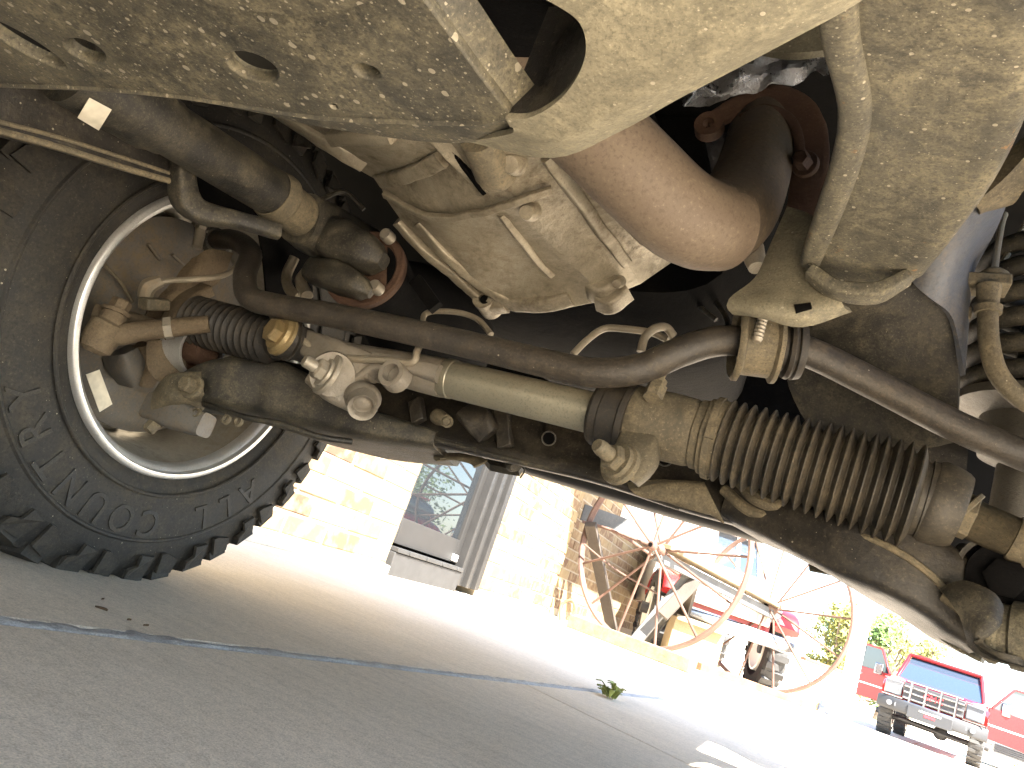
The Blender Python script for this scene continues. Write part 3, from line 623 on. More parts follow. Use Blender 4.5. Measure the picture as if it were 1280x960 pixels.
m.lathe(q3, q3 + dv * .012, [(0, .030), (.4, .030), (.55, .0265), (1, .024)], 36); m.lathe(q3 + dv * .011, q3 + dv * .026, [(0, .0175), (.85, .0175), (1, .0145)], 6); m.build('mounting_bolt', MT['gold'], ra)
m = MB(); q = at(411, 469, Y=.798); dv = Vector((-.55, -1, .12)).normalized()
m.lathe(q, q + dv * .006, [(0, .0300), (.7, .0300), (1, .0285)], 36); m.lathe(q + dv * .005, q + dv * .010, [(0, .0215), (1, .0205)], 28); m.lathe(q + dv * .009, q + dv * .022, [(0, .0150), (.85, .0150), (1, .012)], 6); m.lathe(q + dv * .02, q + dv * .040, [(0, .0085), (.85, .0085), (1, .007)], 16)
m.build('mounting_stud', MT['steel'], ra)
ew = MB(); ew.lathe(rk(1160, 625), rk(1202, 640), [(0, .041), (.15, .043), (.5, .042), (.85, .039), (1, .036)], 36); ew.build('boot_end_collar', MT['rubberdust'], ra)
m = MB(); m.lathe(rk(1196, 641), rk(1216, 649), [(0, .024), (1, .024)], 6); m.lathe(rk(1200, 640), rk(1206, 645), [(0, .027), (1, .027)], 28); m.build('lock_nut', MT['tan'], ra, bevel=.001)
m = MB(); a_, b_ = rk(1205, 645), rk(1330, 700); prof = []
for k in range(46): t = k / 46; prof += [(t * .5, .0195), (t * .5 + .0055, .0205)]
prof += [(.5, .022), (.55, .0235), (1, .0235)]
m.lathe(a_, b_, prof, 24); m.build('tie_rod', MT['tan'], V)
# hydraulic lines of the rack
for pts, r in (([(528, 404, .87), (531, 393, .88), (545, 389, .88), (575, 391, .88), (598, 400, .88), (614, 418, .87)], .0042), ([(716, 443, .87), (735, 424, .88), (755, 411, .89), (780, 411, .89), (815, 416, .90), (835, 425, .9)], .0047), ([(801, 440, .86), (806, 422, .86), (818, 411, .86), (832, 409, .87), (842, 420, .88)], .0055), ([(340, 395, .80), (400, 440, .815), (440, 448, .812), (480, 450, .81), (515, 453, .81), (521, 440, .81), (526, 428, .82)], .005), ([(368, 322, .93), (358, 345, .93), (362, 362, .92), (375, 372, .90)], .009), ([(385, 338, .92), (376, 352, .91), (384, 370, .9)], .010)):
    m = MB(); m.tube([at(x, y, Y=Y) for x, y, Y in pts], r, 10); m.build('hydraulic_line', MT['line'], V)
m = MB(); q = at(817, 492, Y=.80); m.lathe(q - OZ * .006, q + Vector((0, .01, .02)), [(0, .0115), (.7, .0115), (.75, .009), (1, .009)], 6); m.tube([q + OZ * .014, q + Vector((0, .012, .035))], .006, 10); m.build('line_fitting', MT['tan'], ra)

# ---- anti-roll bar with bushings and frame brackets
sw = MB(); SP = [(225, 296, .96), (262, 300, .92), (292, 300, .875), (313, 316, .835), (306, 345, .80), (312, 371, .785), (345, 382, .78), (420, 395, .78), (560, 425, .78), (690, 456, .78), (745, 466, .78), (800, 461, .785), (850, 440, .79), (900, 426, .80), (955, 430, .815), (1010, 440, .83), (1100, 484, .865), (1200, 535, .90), (1330, 590, .94)]
sw.tube([at(x, y, Y=Y) for x, y, Y in SP], .0172, 24, 6); swb = sw.build('sway_bar', MT['sway'], V, smooth=60)
bx = at(955, 431, Y=.815); ax = (at(1010, 440, Y=.83) - at(900, 428, Y=.805)).normalized()
m = MB(); m.lathe(bx - ax * .026, bx + ax * .042, [(0, .026), (.05, .031), (.55, .031), (.62, .027), (.70, .027), (.72, .0345), (.78, .036), (.84, .033), (.86, .036), (.97, .034), (1, .022)], 36); m.build('bar_bushing', MT['rubber'], swb)
m = MB(); m.ring(bx - ax * .033, bx + ax * .016, [(0, .0405), (.06, .044), (.14, .044), (.2, .0365), (.82, .0365), (.88, .042), (.97, .042), (1, .037), (.9, .033), (.1, .033)], 40)
m.sweep([bx - ax * .012 + OZ * .036 - OY * .012, bx - ax * .010 + OZ * .046 - OY * .016, bx - ax * .010 + OZ * .052 - OY * .010], [.022, .024, .022], [.012, .014, .012], up=(0, -1, 0)); m.jitter(.0008); m.build('bushing_strap', MT['tan'], swb, smooth=50)
m = MB(); q = bx - OY * .045 + OZ * .018 - ax * .002; m.lathe(q + OZ * .018, q, [(0, .0085), (1, .0085)], 6); m.lathe(q, q - OZ * .034, [(0, .0055)] + [(k / 16, .0050 if k % 2 else .0058) for k in range(1, 16)] + [(1, .0045)], 12); m.build('strap_bolt', MT['steel'], swb)
m = MB(); m.lathe(bx - ax * .004 + OZ * .034 - OY * .04, bx - ax * .004 + OZ * .028 - OY * .04, [(0, .012), (1, .012)], 20); m.build('strap_washer', MT['tan'], swb)
# left bushing
bl = at(262, 300, Y=.92); al = (at(292, 302, Y=.88) - at(225, 296, Y=.96)).normalized()
m = MB(); m.lathe(bl - al * .04, bl + al * .035, [(0, .022), (.1, .034), (.3, .034), (.33, .028), (.6, .028), (.64, .037), (.8, .037), (.84, .030), (1, .022)], 32); m.build('bar_bushing', MT['black'], swb)
m = MB(); m.sheet([[bl + al * s + OZ * z - OY * y for z, y in ((.036, .02), (.03, .034), (.0, .040), (-.03, .03), (-.036, .0))] for s in (-.012, .0, .012)], .004, 4); m.box(bl + OZ * .04 - OY * .016 - al * .02, .04, .025, .004); m.build('bushing_strap', MT['tan'], swb)
m = MB(); q = at(251, 287, Y=.87); m.lathe(q + OZ * .012, q, [(0, .012), (1, .012)], 6); m.lathe(q, at(246, 310, Y=.87), [(0, .0095), (1, .0085)], 12); m.build('strap_bolt', MT['steel'], swb)

# ---- right frame rail with bracket, bead and holes
fr = MB()
R0 = [(1075, -60, .56), (1078, 40, .575), (1084, 130, .585), (1074, 200, .590), (1052, 270, .590), (1033, 338, .588)]
R1 = [(1150, -60, .557), (1152, 40, .572), (1150, 130, .582), (1136, 200, .588), (1105, 280, .588), (1080, 356, .586)]
R2 = [(1225, -60, .556), (1222, 40, .570), (1214, 130, .580), (1190, 205, .586), (1150, 280, .586), (1118, 358, .586)]
R3_ = [(1300, -60, .557), (1285, 50, .571), (1262, 140, .580), (1225, 222, .586), (1178, 292, .587), (1140, 342, .588)]
R4 = [(1305, -60, .585), (1290, 50, .60), (1267, 140, .61), (1230, 222, .615), (1184, 290, .615), (1146, 338, .615)]
rowsF = [[at(x, y, Z=z) for x, y, z in R] for R in (R0, R1, R2, R3_)]
top = [p + Vector((.004, 0, .10)) for p in rowsF[3]]; inn = [p + Vector((-.002, 0, .008)) for p in rowsF[0]]
fr.sheet([[p + OZ * .07 for p in rowsF[0]], inn] + rowsF + [[p + Vector((.004, 0, .012)) for p in rowsF[3]], top], .006, 5)
rail = fr.build('frame_rail', MT['rail'], V, smooth=60)
bd = MB(); BDp = [(1046, -60, .556), (1052, 40, .570), (1070, 128, .581), (1060, 195, .586), (1037, 262, .586), (1013, 325, .584)]
bd.sweep([at(x, y, Z=z) for x, y, z in BDp], [.0115, .0115, .0115, .0115, .0115, .010], [.010] * 6, n=20, pw=.7); bd.build('rail_bead', MT['rail'], rail, smooth=60)
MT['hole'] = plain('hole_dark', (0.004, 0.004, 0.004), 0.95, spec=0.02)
for (x, y, a, c) in ((1180, 156, .010, .010), (1150, 224, .006, .006), (1127, 205, .004, .004)):
    q = at(x, y, Z=.5815 if y < 180 else .5855); m = MB(); m.ring(q + OZ * .004, q - OZ * .003, [(0, a * 1.35), (.6, a * 1.35), (1, a * 1.15), (.9, a), (0, a)], 28); m.build('hole_rim', MT['rail'], rail)
    m = MB(); m.lathe(q + OZ * .002, q - OZ * .0012, [(0, a), (1, a)], 24); m.build('rail_hole', MT['hole'], rail)
# bracket between rail and bushing
bk = MB()
bk.sheet([[at(985, 262, Y=0.7700), at(1003, 268, Y=0.7650), at(1018, 275, Y=0.7600), at(1030, 285, Y=0.7550)], [at(962, 318, Y=0.7550), at(985, 322, Y=0.7400), at(1003, 330, Y=0.7350), at(1030, 345, Y=0.7300)], [at(945, 352, Y=0.7400), at(975, 358, Y=0.7250), at(1005, 362, Y=0.7200), at(1042, 362, Y=0.7200)], [at(914, 377, Y=0.7300), at(955, 385, Y=0.7120), at(1000, 390, Y=0.7100), at(1050, 378, Y=0.7150)], [at(918, 388, Y=0.7450), at(955, 393, Y=0.7220), at(1003, 404, Y=0.7250), at(1062, 385, Y=0.7300)]], -.005, 5)
bkt = bk.build('bar_bracket', MT['arm'], V, smooth=60)
m = MB(); q = at(1003, 385, Y=0.7055); dq = (at(1018, 382, Y=0.7060) - q).normalized()
m.sweep([q - dq * .007, q + dq * .008], [.0042, .0032], [.0045, .0035], up=(0, -1, 0)); m.build('bracket_slot', MT['hole'], bkt)
m = MB(); m.sweep([at(1012, 340, Y=.70), at(1045, 362, Y=.70), at(1095, 366, Y=.70), at(1135, 346, Y=.70)], [.010, .013, .013, .010], [.006, .007, .008, .006]); m.jitter(.001); m.build('rail_lower_lip', MT['rail'], rail, smooth=60)
# spring tower panel and bluish inner face
m = MB(); m.sheet([[at(1040, 372, Y=.86), at(1100, 368, Y=.86), at(1150, 345, Y=.86), at(1190, 330, Y=.87)], [at(1005, 420, Y=.93), at(1080, 420, Y=.92), at(1150, 410, Y=.91), at(1200, 400, Y=.90)], [at(985, 470, Y=.97), at(1060, 480, Y=.96), at(1140, 480, Y=.95), at(1200, 470, Y=.93)], [at(1010, 530, Y=.98), at(1070, 545, Y=.98), at(1140, 548, Y=.97), at(1198, 528, Y=.95)], [at(1060, 560, Y=1.0), at(1100, 565, Y=1.0), at(1150, 562, Y=.99), at(1192, 545, Y=.97)]], -.008, 4)
tw = m.build('spring_tower', MT['black'], V, smooth=60)
m = MB(); m.sheet([[at(1142, 348, Y=.845), at(1176, 300, Y=.80), at(1222, 248, Y=.76), at(1245, 232, Y=.74)], [at(1160, 372, Y=.85), at(1190, 322, Y=.83), at(1226, 275, Y=.81), at(1252, 250, Y=.80)], [at(1186, 400, Y=.88), at(1199, 355, Y=.875), at(1210, 320, Y=.88), at(1236, 290, Y=.90)], [at(1200, 470, Y=.90), at(1204, 400, Y=.90), at(1208, 350, Y=.92), at(1214, 330, Y=.94)]], -.006, 5); m.build('tower_face', MT['blue'], V, smooth=60)
m = MB(); m.sheet([[at(1150, 562, Y=1.00), at(1180, 556, Y=1.0), at(1205, 560, Y=1.0)], [at(1148, 600, Y=1.0), at(1180, 600, Y=1.0), at(1202, 600, Y=1.0)], [at(1150, 650, Y=1.0), at(1180, 650, Y=1.0), at(1204, 640, Y=1.0)]], -.03, 3); m.build('tower_foot', MT['dark'], V, smooth=60)
m = MB(); m.sheet([[at(1205, 240, Y=.74), at(1245, 205, Y=.72), at(1300, 150, Y=.70)], [at(1212, 246, Y=.75), at(1255, 222, Y=.74), at(1300, 190, Y=.72)], [at(1218, 243, Y=.77), at(1265, 232, Y=.76), at(1300, 222, Y=.74)]], -.02, 4); m.build('body_mount', MT['tan'], V, smooth=60)
# hose bracket, brake hose, coil spring and damper
m = MB(); m.box(at(1228, 356, Y=.90), .026, .018, .007, Matrix.Rotation(rad(-6), 3, 'Y')); m.lathe(at(1242, 350, Y=.90), at(1243, 338, Y=.90), [(0, .017), (.6, .015), (1, .009)], 24); m.box(at(1203, 392, Y=.90), .009, .006, .008); hbk = m.build('hose_bracket', MT['tan'], V, bevel=.002)
m = MB(); m.tube([at(1243, 340, Y=.90), at(1246, 315, Y=.91), at(1252, 280, Y=.93), at(1256, 268, Y=.95)], .0038, 8); m.build('brake_line', MT['steel'], V)
m = MB(); m.tube([at(1252, 330, Y=.98), at(1285, 275, Y=.98)], .0035, 8); m.build('brake_line', MT['line'], V)
m = MB(); m.tube([at(1236, 358, Y=.885), at(1235, 385, Y=.885), at(1236, 425, Y=.885), at(1245, 462, Y=.89), at(1268, 492, Y=.90), at(1310, 520, Y=.92)], [.013, .0105, .0105, .0105, .0105, .0105], 16)
m.lathe(at(1235, 384, Y=.885), at(1235, 392, Y=.885), [(0, .0145), (1, .0135)], 20); m.build('brake_hose', MT['tan'], V)
m = MB(); c0 = at(1292, 515, Y=1.03); c1 = at(1318, 330, Y=1.03); pts = []
for k in range(0, 118): 
    t = k / 118; a = k * 2 * math.pi / 20; pts.append(c0 + (c1 - c0) * t + Vector((math.cos(a), math.sin(a), 0)) * .078)
m.tube(pts, .0125, 12, 1); m.build('coil_spring', MT['black'], V, smooth=60)
m = MB(); m.lathe(c0 - OZ * .17, c0 + OZ * .02, [(0, .028), (.5, .028), (.55, .05), (.8, .055), (.86, .085), (.92, .085), (1, .03)], 36); m.lathe(c0, c1 + OZ * .05, [(0, .026), (1, .026)], 24); m.build('shock_absorber', MT['spring'], V)

# ---- front crossmember behind the rack, lower control arms
cm = MB()
cm.sheet([[at(300, 440, Y=.99), at(450, 470, Y=.985), at(600, 500, Y=.98), at(760, 535, Y=.975), at(900, 570, Y=.975), at(1040, 610, Y=.98)],
          [at(300, 470, Y=.97), at(450, 508, Y=.965), at(600, 540, Y=.96), at(760, 572, Y=.955), at(880, 604, Y=.955), at(1040, 650, Y=.96)],
          [at(330, 498, Y=.955), at(450, 526, Y=.95), at(600, 558, Y=.945), at(740, 590, Y=.94), at(860, 628, Y=.94), at(1000, 668, Y=.945)],
          [at(340, 512, Y=.97), at(450, 538, Y=.965), at(600, 571, Y=.96), at(740, 603, Y=.955), at(860, 641, Y=.955), at(985, 674, Y=.96)],
          [at(350, 505, Y=1.05), at(450, 535, Y=1.06), at(600, 569, Y=1.07), at(740, 602, Y=1.07), at(860, 640, Y=1.07), at(985, 672, Y=1.06)]], .006, 6)
cmo = cm.build('front_crossmember', MT['dark'], V, smooth=60)
m = MB(); m.tube([at(x, y, Y=.945) for x, y in ((352, 486), (440, 521), (480, 534), (540, 548), (640, 574), (720, 592), (770, 606), (850, 634))], .0042, 8); m.build('weld_flange', MT['black'], cmo)
m = MB(); m.sheet([[at(785, 606, Y=.935), at(830, 603, Y=.93), at(880, 606, Y=.93)], [at(792, 616, Y=.925), at(835, 611, Y=.92), at(884, 612, Y=.925)], [at(830, 622, Y=.93), at(880, 640, Y=.925), at(905, 655, Y=.93)]], -.004, 4, noise=.0006); m.build('bent_flange', MT['tan'], cmo)
m = MB(); m.tube([at(x, y, Y=Y) for x, y, Y in ((925, 600, .93), (945, 622, .915), (975, 632, .91), (1000, 622, .92))], .009, 10); m.tube([at(x, y, Y=Y) for x, y, Y in ((905, 612, .935), (940, 640, .92), (980, 643, .915), (1010, 628, .93))], .007, 10); m.build('crossmember_seam', MT['tan'], cmo)
for (x, y, r) in ((686, 548, .0085), (831, 573, .0085)):
    q = at(x, y, Y=.948); nrm = (CAM - q).normalized(); m = MB(); m.ring(q + nrm * .0, q + nrm * .004, [(0, r * 1.25), (1, r * 1.2), (1, r), (0, r)], 24); m.build('hole_rim', MT['dark'], cmo); m = MB(); m.lathe(q - nrm * .002, q + nrm * .003, [(0, r), (1, r)], 20); m.build('drain_hole', MT['hole'], cmo)
# brackets welded on the crossmember
m = MB(); m.sweep([at(585, 512, Y=.935), at(600, 528, Y=.93), at(612, 545, Y=.935)], [.010, .012, .012], [.020, .021, .016], up=(1, 0, 0)); m.build('mount_bracket', MT['dark'], cmo, bevel=.002)
for a_, b_ in (((628, 510), (632, 560)), ((520, 500), (524, 528))): m = MB(); m.bar(at(*a_, Y=.943), at(*b_, Y=.938), .006, .011); m.build('bracket_rib', MT['dark'], cmo, bevel=.002)
m = MB(); m.lathe(at(545, 520, Y=.945), at(558, 526, Y=.935), [(0, .011), (.3, .012), (1, .009)], 20); m.hexbolt(at(559, 527, Y=.936), Vector((.4, -1, -.2)), .006, .009); m.build('bracket_bolt', MT['tan'], cmo)
# clips and torn liner hanging below
m = MB(); m.sheet([[at(540, 567, Y=1.02), at(575, 566, Y=1.02), at(610, 572, Y=1.02)], [at(545, 575, Y=1.0), at(578, 572, Y=1.01), at(606, 577, Y=1.01)], [at(562, 574, Y=1.01), at(585, 579, Y=1.01), at(592, 583, Y=1.0)]], .003, 3); m.build('liner_tab', MT['tan'], V)
m = MB(); m.sheet([[at(602, 570, Y=1.03), at(630, 574, Y=1.03), at(655, 578, Y=1.03)], [at(612, 580, Y=1.02), at(635, 586, Y=1.02), at(648, 588, Y=1.02)]], .012, 3); m.lathe(at(640, 576, Y=.99), at(645, 584, Y=.98), [(0, .010), (.5, .013), (1, .008)], 14); m.tube([at(652, 583, Y=.98), at(656, 588, Y=.98), at(650, 598, Y=.98)], .0015, 6); m.build('liner_clip', MT['black'], V)
# left lower arm
la = MB()
la.sweep([at(240, 492, Y=.88), at(290, 486, Y=.90), at(345, 494, Y=.94), at(410, 520, Y=.98), at(480, 545, Y=1.0), at(560, 562, Y=1.02)], [.045, .07, .09, .10, .10, .08], [.024, .040, .046, .038, .025, .014], n=36, pw=.36)
la.jitter(.001); lao = la.build('lower_control_arm', MT['black'], V, smooth=60)
m = MB(); m.tube([at(x, y, Y=Y) for x, y, Y in ((255, 505, .85), (300, 520, .84), (350, 530, .85), (400, 546, .87), (440, 552, .90))], .0045, 8); m.tube([at(x, y, Y=Y) for x, y, Y in ((250, 472, .86), (268, 462, .86), (300, 452, .87), (340, 456, .88))], .012, 10); m.build('arm_flange', MT['black'], lao, smooth=60)
for (x, y) in ((246, 516), (283, 524), (298, 527)):
    m = MB(); q = at(x, y, Y=.84); m.ring(q + OY * .002, q - OY * .003, [(0, .008), (1, .007), (1, .0045), (0, .0045)], 16); m.build('arm_eyelet', MT['tan'], lao)
# right lower arm with bushing and big bolt
lr = MB()
lr.sweep([at(940, 640, Y=1.0), at(1010, 660, Y=.97), at(1085, 694, Y=.94), at(1150, 725, Y=.93), at(1200, 762, Y=.93), at(1235, 790, Y=.93)], [.07, .075, .08, .075, .06, .05], [.028, .037, .041, .040, .037, .030], n=36, pw=.3)
lr.jitter(.0012); lro = lr.build('lower_control_arm', MT['dark'], V, smooth=60)
m = MB(); m.sheet([[at(1010, 704, Y=1.0), at(1080, 712, Y=.97), at(1140, 745, Y=.96), at(1190, 785, Y=.95), at(1228, 815, Y=.94)], [at(1012, 714, Y=1.0), at(1090, 733, Y=.96), at(1150, 780, Y=.94), at(1190, 808, Y=.93), at(1226, 826, Y=.93)], [at(1020, 712, Y=1.06), at(1100, 736, Y=1.04), at(1160, 784, Y=1.02), at(1200, 812, Y=1.0), at(1230, 830, Y=.98)]], .005, 5); m.jitter(.001); m.build('dusty_arm_edge', MT['rail'], lro, smooth=60)
m = MB(); m.tube([at(x, y, Y=Y) for x, y, Y in ((1020, 655, .89), (1085, 672, .862), (1130, 694, .852), (1165, 720, .855), (1185, 742, .86))], .0038, 8); m.tube([at(x, y, Y=Y) for x, y, Y in ((1180, 745, .855), (1196, 757, .85), (1208, 765, .85))], .006, 8); m.build('weld_bead', MT['tan'], lro)
m = MB(); q = at(1256, 724, Y=.86); nrm = Vector((-.15, -1, -.1)).normalized()
m.sweep([at(1195, 735, Y=.93), at(1230, 745, Y=.92), at(1300, 750, Y=.92)], [.04, .05, .05], [.045, .05, .055]); m.build('arm_pivot', MT['dark'], V, smooth=60)
m = MB(); m.lathe(q + nrm * -.02, q + nrm * .008, [(0, .037), (.6, .037), (.7, .034), (1, .033)], 40); m.lathe(q + nrm * .007, q + nrm * .018, [(0, .019), (.85, .019), (1, .016)], 6); m.build('pivot_bolt', MT['nearblack'], V)
m = MB(); m.ring(q + nrm * -.02, q + nrm * .004, [(0, .044), (1, .043), (1, .038), (0, .038)], 40); m.build('bolt_washer', MT['black'], V)
m = MB(); a_, b_ = at(1226, 786, Y=.86), at(1330, 806, Y=.84)
m.lathe(a_, b_, [(0, .024), (.12, .030), (.2, .030), (.25, .027), (.36, .027), (.4, .031), (.6, .032), (.64, .028), (1, .028)], 36); m.build('arm_bushing', MT['rail'], V)
m = MB(); m.sheet([[at(1180, 742, Y=.85), at(1205, 733, Y=.84), at(1232, 742, Y=.83), at(1246, 762, Y=.83)], [at(1196, 758, Y=.835), at(1218, 752, Y=.825), at(1236, 768, Y=.82), at(1240, 785, Y=.82)], [at(1214, 782, Y=.83), at(1222, 790, Y=.825), at(1228, 800, Y=.82), at(1232, 808, Y=.82)], [at(1218, 804, Y=.84), at(1232, 814, Y=.835), at(1262, 822, Y=.83), at(1300, 828, Y=.83)]], -.008, 4); m.build('bushing_bracket', MT['black'], V, smooth=60)
m = MB(); m.sheet([[at(968, 672, Y=1.25), at(1010, 690, Y=1.25), at(1080, 712, Y=1.25)], [at(990, 692, Y=1.25), at(1030, 715, Y=1.25), at(1088, 735, Y=1.25)]], -.05, 3); m.build('skid_lip', MT['liner'], V)

# ---- front drive shaft, joint and differential flange
XD = -0.75
def ds(x, y): return at(x, y, X=XD)
m = MB(); a_, b_ = ds(85, 82), ds(352, 248)
m.lathe(a_, b_, [(0, .0375), (.20, .0375), (.31, .0375), (.345, .034), (.38, .033), (.395, .0305), (.985, .032), (1, .0325)], 36); dso = m.build('drive_shaft', MT['black'], V)
m = MB(); m.lathe(ds(338, 240), ds(392, 282), [(0, .0328), (.15, .0355), (.22, .0355), (.28, .0305), (.85, .0305), (1, .029)], 36); m.build('slip_collar', MT['tan'], dso)
a_, b_ = ds(110, 108), ds(228, 184)
m = MB(); dv = (b_ - a_).normalized(); pp = ds(128, 130); vv = (CAM - pp).normalized(); side = dv.cross(vv).normalized(); nn = side.cross(dv)
qa = a_ + (b_ - a_) * .10
cen = a_ + (b_ - a_) * ((pp - a_).dot(dv) / (b_ - a_).length)
rw = []
for s in (-.012, 0, .012):
    rw.append([cen + dv * s + (vv * math.cos(t) + side * math.sin(t)) * .0384 for t in (rad(8), rad(24), rad(40), rad(56))])
m.sheet(rw, -.0008, 3); m.build('shaft_label', MT['paper'], dso)
m = MB()
m.sweep([ds(375, 272), ds(410, 292), ds(455, 312)], [.033, .037, .035], [.037, .042, .037], n=24, pw=.75)
m.sweep([at(398, 290, Y=.80), at(432, 306, Y=.79), at(462, 319, Y=.786), at(480, 327, Y=.788)], [.030, .036, .030, .012], [.028, .032, .025, .010], n=20, pw=.6); m.sweep([at(395, 340, Y=.81), at(425, 348, Y=.79), at(450, 359, Y=.786), at(464, 366, Y=.79)], [.022, .026, .020, .008], [.018, .022, .016, .007], n=20, pw=.6); m.jitter(.0015); m.build('universal_joint', MT['black'], V, smooth=50)
m = MB(); fc_ = at(457, 338, Y=.815); fa = Vector((.12, -1, .05)).normalized()
m.lathe(fc_ - fa * .004, fc_ + fa * .008, [(0, .061), (.8, .061), (1, .058), (1, .050), (.7, .046)], 48); fl = m.build('pinion_flange', MT['darkrust'], V)
for (x, y) in ((486, 297), (472, 361)):
    m = MB(); q = at(x, y, Y=.80); m.lathe(q + OY * .004, q - OY * .012, [(0, .0095), (.8, .0095), (1, .008)], 14); m.build('flange_bolt', MT['steel'], fl)
m = MB(); m.lathe(fc_ + OY * .0, fc_ + OY * .28, [(0, .052), (.1, .056), (.2, .05), (.4, .075), (.7, .10), (1, .09)], 40); m.bar(at(520, 350, Y=.85), at(545, 385, Y=.85), .006, .01); m.build('differential', MT['nearblack'], V, smooth=50)

# ---- transmission and bell housing: faceted casting, ribs, seams, ears
core = MB(); CX = -0.44
core.lathe((CX, .42, .75), (CX, .92, .75), [(0, .10), (.4, .12), (.6, .13), (1, .15)], 24); cor = core.build('gear_core', MT['nearblack'], V)
GR = [[(330, 120, .57), (430, 130, .55), (540, 130, .54), (620, 140, .54), (680, 150, .55), (740, 190, .58)],
      [(395, 183, .635), (470, 185, .60), (545, 170, .58), (600, 185, .575), (665, 185, .58), (720, 200, .61)],
      [(472, 226, .70), (520, 214, .655), (556, 198, .62), (618, 225, .63), (688, 200, .625), (735, 228, .67)],
      [(482, 248, .715), (535, 268, .71), (590, 266, .685), (650, 248, .66), (705, 228, .66), (755, 255, .715)],
      [(512, 292, .78), (555, 305, .765), (628, 272, .70), (668, 282, .715), (728, 258, .71), (775, 280, .765)],
      [(556, 330, .83), (590, 345, .82), (662, 315, .775), (702, 318, .78), (756, 296, .775), (800, 305, .82)],
      [(592, 362, .88), (625, 372, .87), (690, 348, .835), (735, 350, .835), (782, 326, .83), (825, 322, .87)],
      [(600, 382, .90), (645, 390, .895), (705, 386, .88), (745, 378, .88), (800, 355, .88), (840, 328, .90)],
      [(604, 380, .93), (648, 388, .925), (706, 384, .915), (746, 376, .915), (800, 352, .915), (838, 324, .93)]]
m = MB(); G3 = []
for r in GR:
    lin = []
    for (x0, y0, Y0), (x1, y1, Y1) in zip(r, r[1:]):
        for k in range(4): t = k / 4; lin.append(at(x0 + (x1 - x0) * t, y0 + (y1 - y0) * t, Y=Y0 + (Y1 - Y0) * t))
    lin.append(at(*r[-1][:2], Y=r[-1][2])); G3.append(lin)
G4 = []
for ra_, rb_ in zip(G3, G3[1:]):
    for k in range(4): G4.append([a.lerp(b_, k / 4) for a, b_ in zip(ra_, rb_)])
G4.append(G3[-1]); m.sheet(G4, .012, 1); m.jitter(.0009)
trn = m.build('transmission', MT['trans'], V, smooth=26, bevel=.002)
def ridge(name, pts, a, b_, mt=None, pw=.42):
    m = MB(); m.sweep([at(x, y, Y=Y) for x, y, Y in pts], a if isinstance(a, list) else [a] * len(pts), [b_] * len(pts), up=(0, -1, .3), n=20, sub=5, pw=pw); m.jitter(.0016); return m.build(name, mt or MT['trans'], trn, smooth=50)
ridge('casting_rib', [(626, 268, .694), (655, 305, .755), (688, 344, .826)], [.0045, .0045, .006], .0045)
ridge('casting_rib', [(684, 196, .612), (706, 226, .652), (730, 258, .705), (756, 294, .768), (782, 327, .828)], [.005, .006, .006, .006, .008], .0075)
ridge('casting_rib', [(546, 170, .575), (566, 192, .60), (588, 216, .632), (606, 240, .655)], .004, .010)
ridge('casting_ridge', [(474, 225, .694), (500, 221, .667), (527, 211, .640), (553, 199, .615)], [.006, .008, .008, .005], .010)
ridge('casting_ridge', [(480, 243, .704), (535, 271, .702), (590, 268, .677), (650, 250, .652), (690, 238, .652)], .004, .0045)
ridge('casting_ridge', [(497, 276, .757), (532, 312, .80), (572, 345, .852), (597, 368, .885)], [.007, .009, .009, .009], .008)
ridge('casting_ridge', [(522, 278, .744), (560, 320, .79), (600, 354, .845), (640, 379, .885)], [.005, .006, .006, .006], .008)
ridge('flange_lip', [(642, 380, .884), (680, 380, .875), (714, 372, .868)], .007, .012)
ridge('flange_lip', [(345, 135, .60), (385, 160, .61), (420, 182, .625), (455, 205, .66)], [.008, .010, .010, .008], .010)
ridge('casting_pad', [(415, 172, .60), (450, 168, .585), (490, 168, .575)], [.010, .012, .010], .008)
ridge('casting_pad', [(735, 356, .862), (752, 362, .862), (772, 352, .862)], [.012, .016, .012], .016)
ridge('casting_pad', [(748, 376, .87), (764, 380, .87), (786, 364, .87)], [.008, .010, .008], .014)
ridge('painted_gap', [(560, 186, .592), (582, 212, .622), (607, 241, .652)], .003, .003, MT['hole'])  # black strip laid on the casting, its colour paints the shade of a gap
for (x, y, r_) in ((606, 374, .0165),):
    q = at(x, y, Y=.885); m = MB(); m.ring(q + OY * .03, q - OY * .006, [(0, r_ * 1.1), (1, r_), (1, r_ * .45), (0, r_ * .45)], 24); m.lathe(q + OY * .02, q + OY * .008, [(0, r_ * .47), (1, r_ * .47)], 16)
    m.sweep([q + OY * .012, at(632, 374, Y=.895)], [r_ * .95, r_ * 1.1], [.014, .016], up=(0, 1, 0)); m.jitter(.0008); m.build('bolt_ear', MT['trans'], trn, smooth=50)
m = MB(); q = at(606, 374, Y=.879); m.lathe(q, q + OY * .004, [(0, .0074), (1, .0074)], 18); m.build('ear_hole', MT['hole'], trn)
m = MB(); m.lathe(at(598, 172, Y=.565), at(626, 224, Y=.628), [(0, .020), (.75, .023), (.95, .020), (1, .012)], 24); m.jitter(.0016); m.build('drain_boss', MT['tan'], trn, smooth=50)
for (x, y, Y_, r_) in ((627, 222, .615, .007), (640, 205, .60, .011), (772, 354, .845, .007), (660, 265, .675, .010)):
    m = MB(); q = at(x, y, Y=Y_); dn = Vector((.1, -.8, -.6)).normalized(); m.lathe(q - dn * .012, q + dn * .006, [(0, r_ * 1.2), (.7, r_), (1, r_ * .8)], 18); m.build('casing_bolt', MT['trans'], trn)

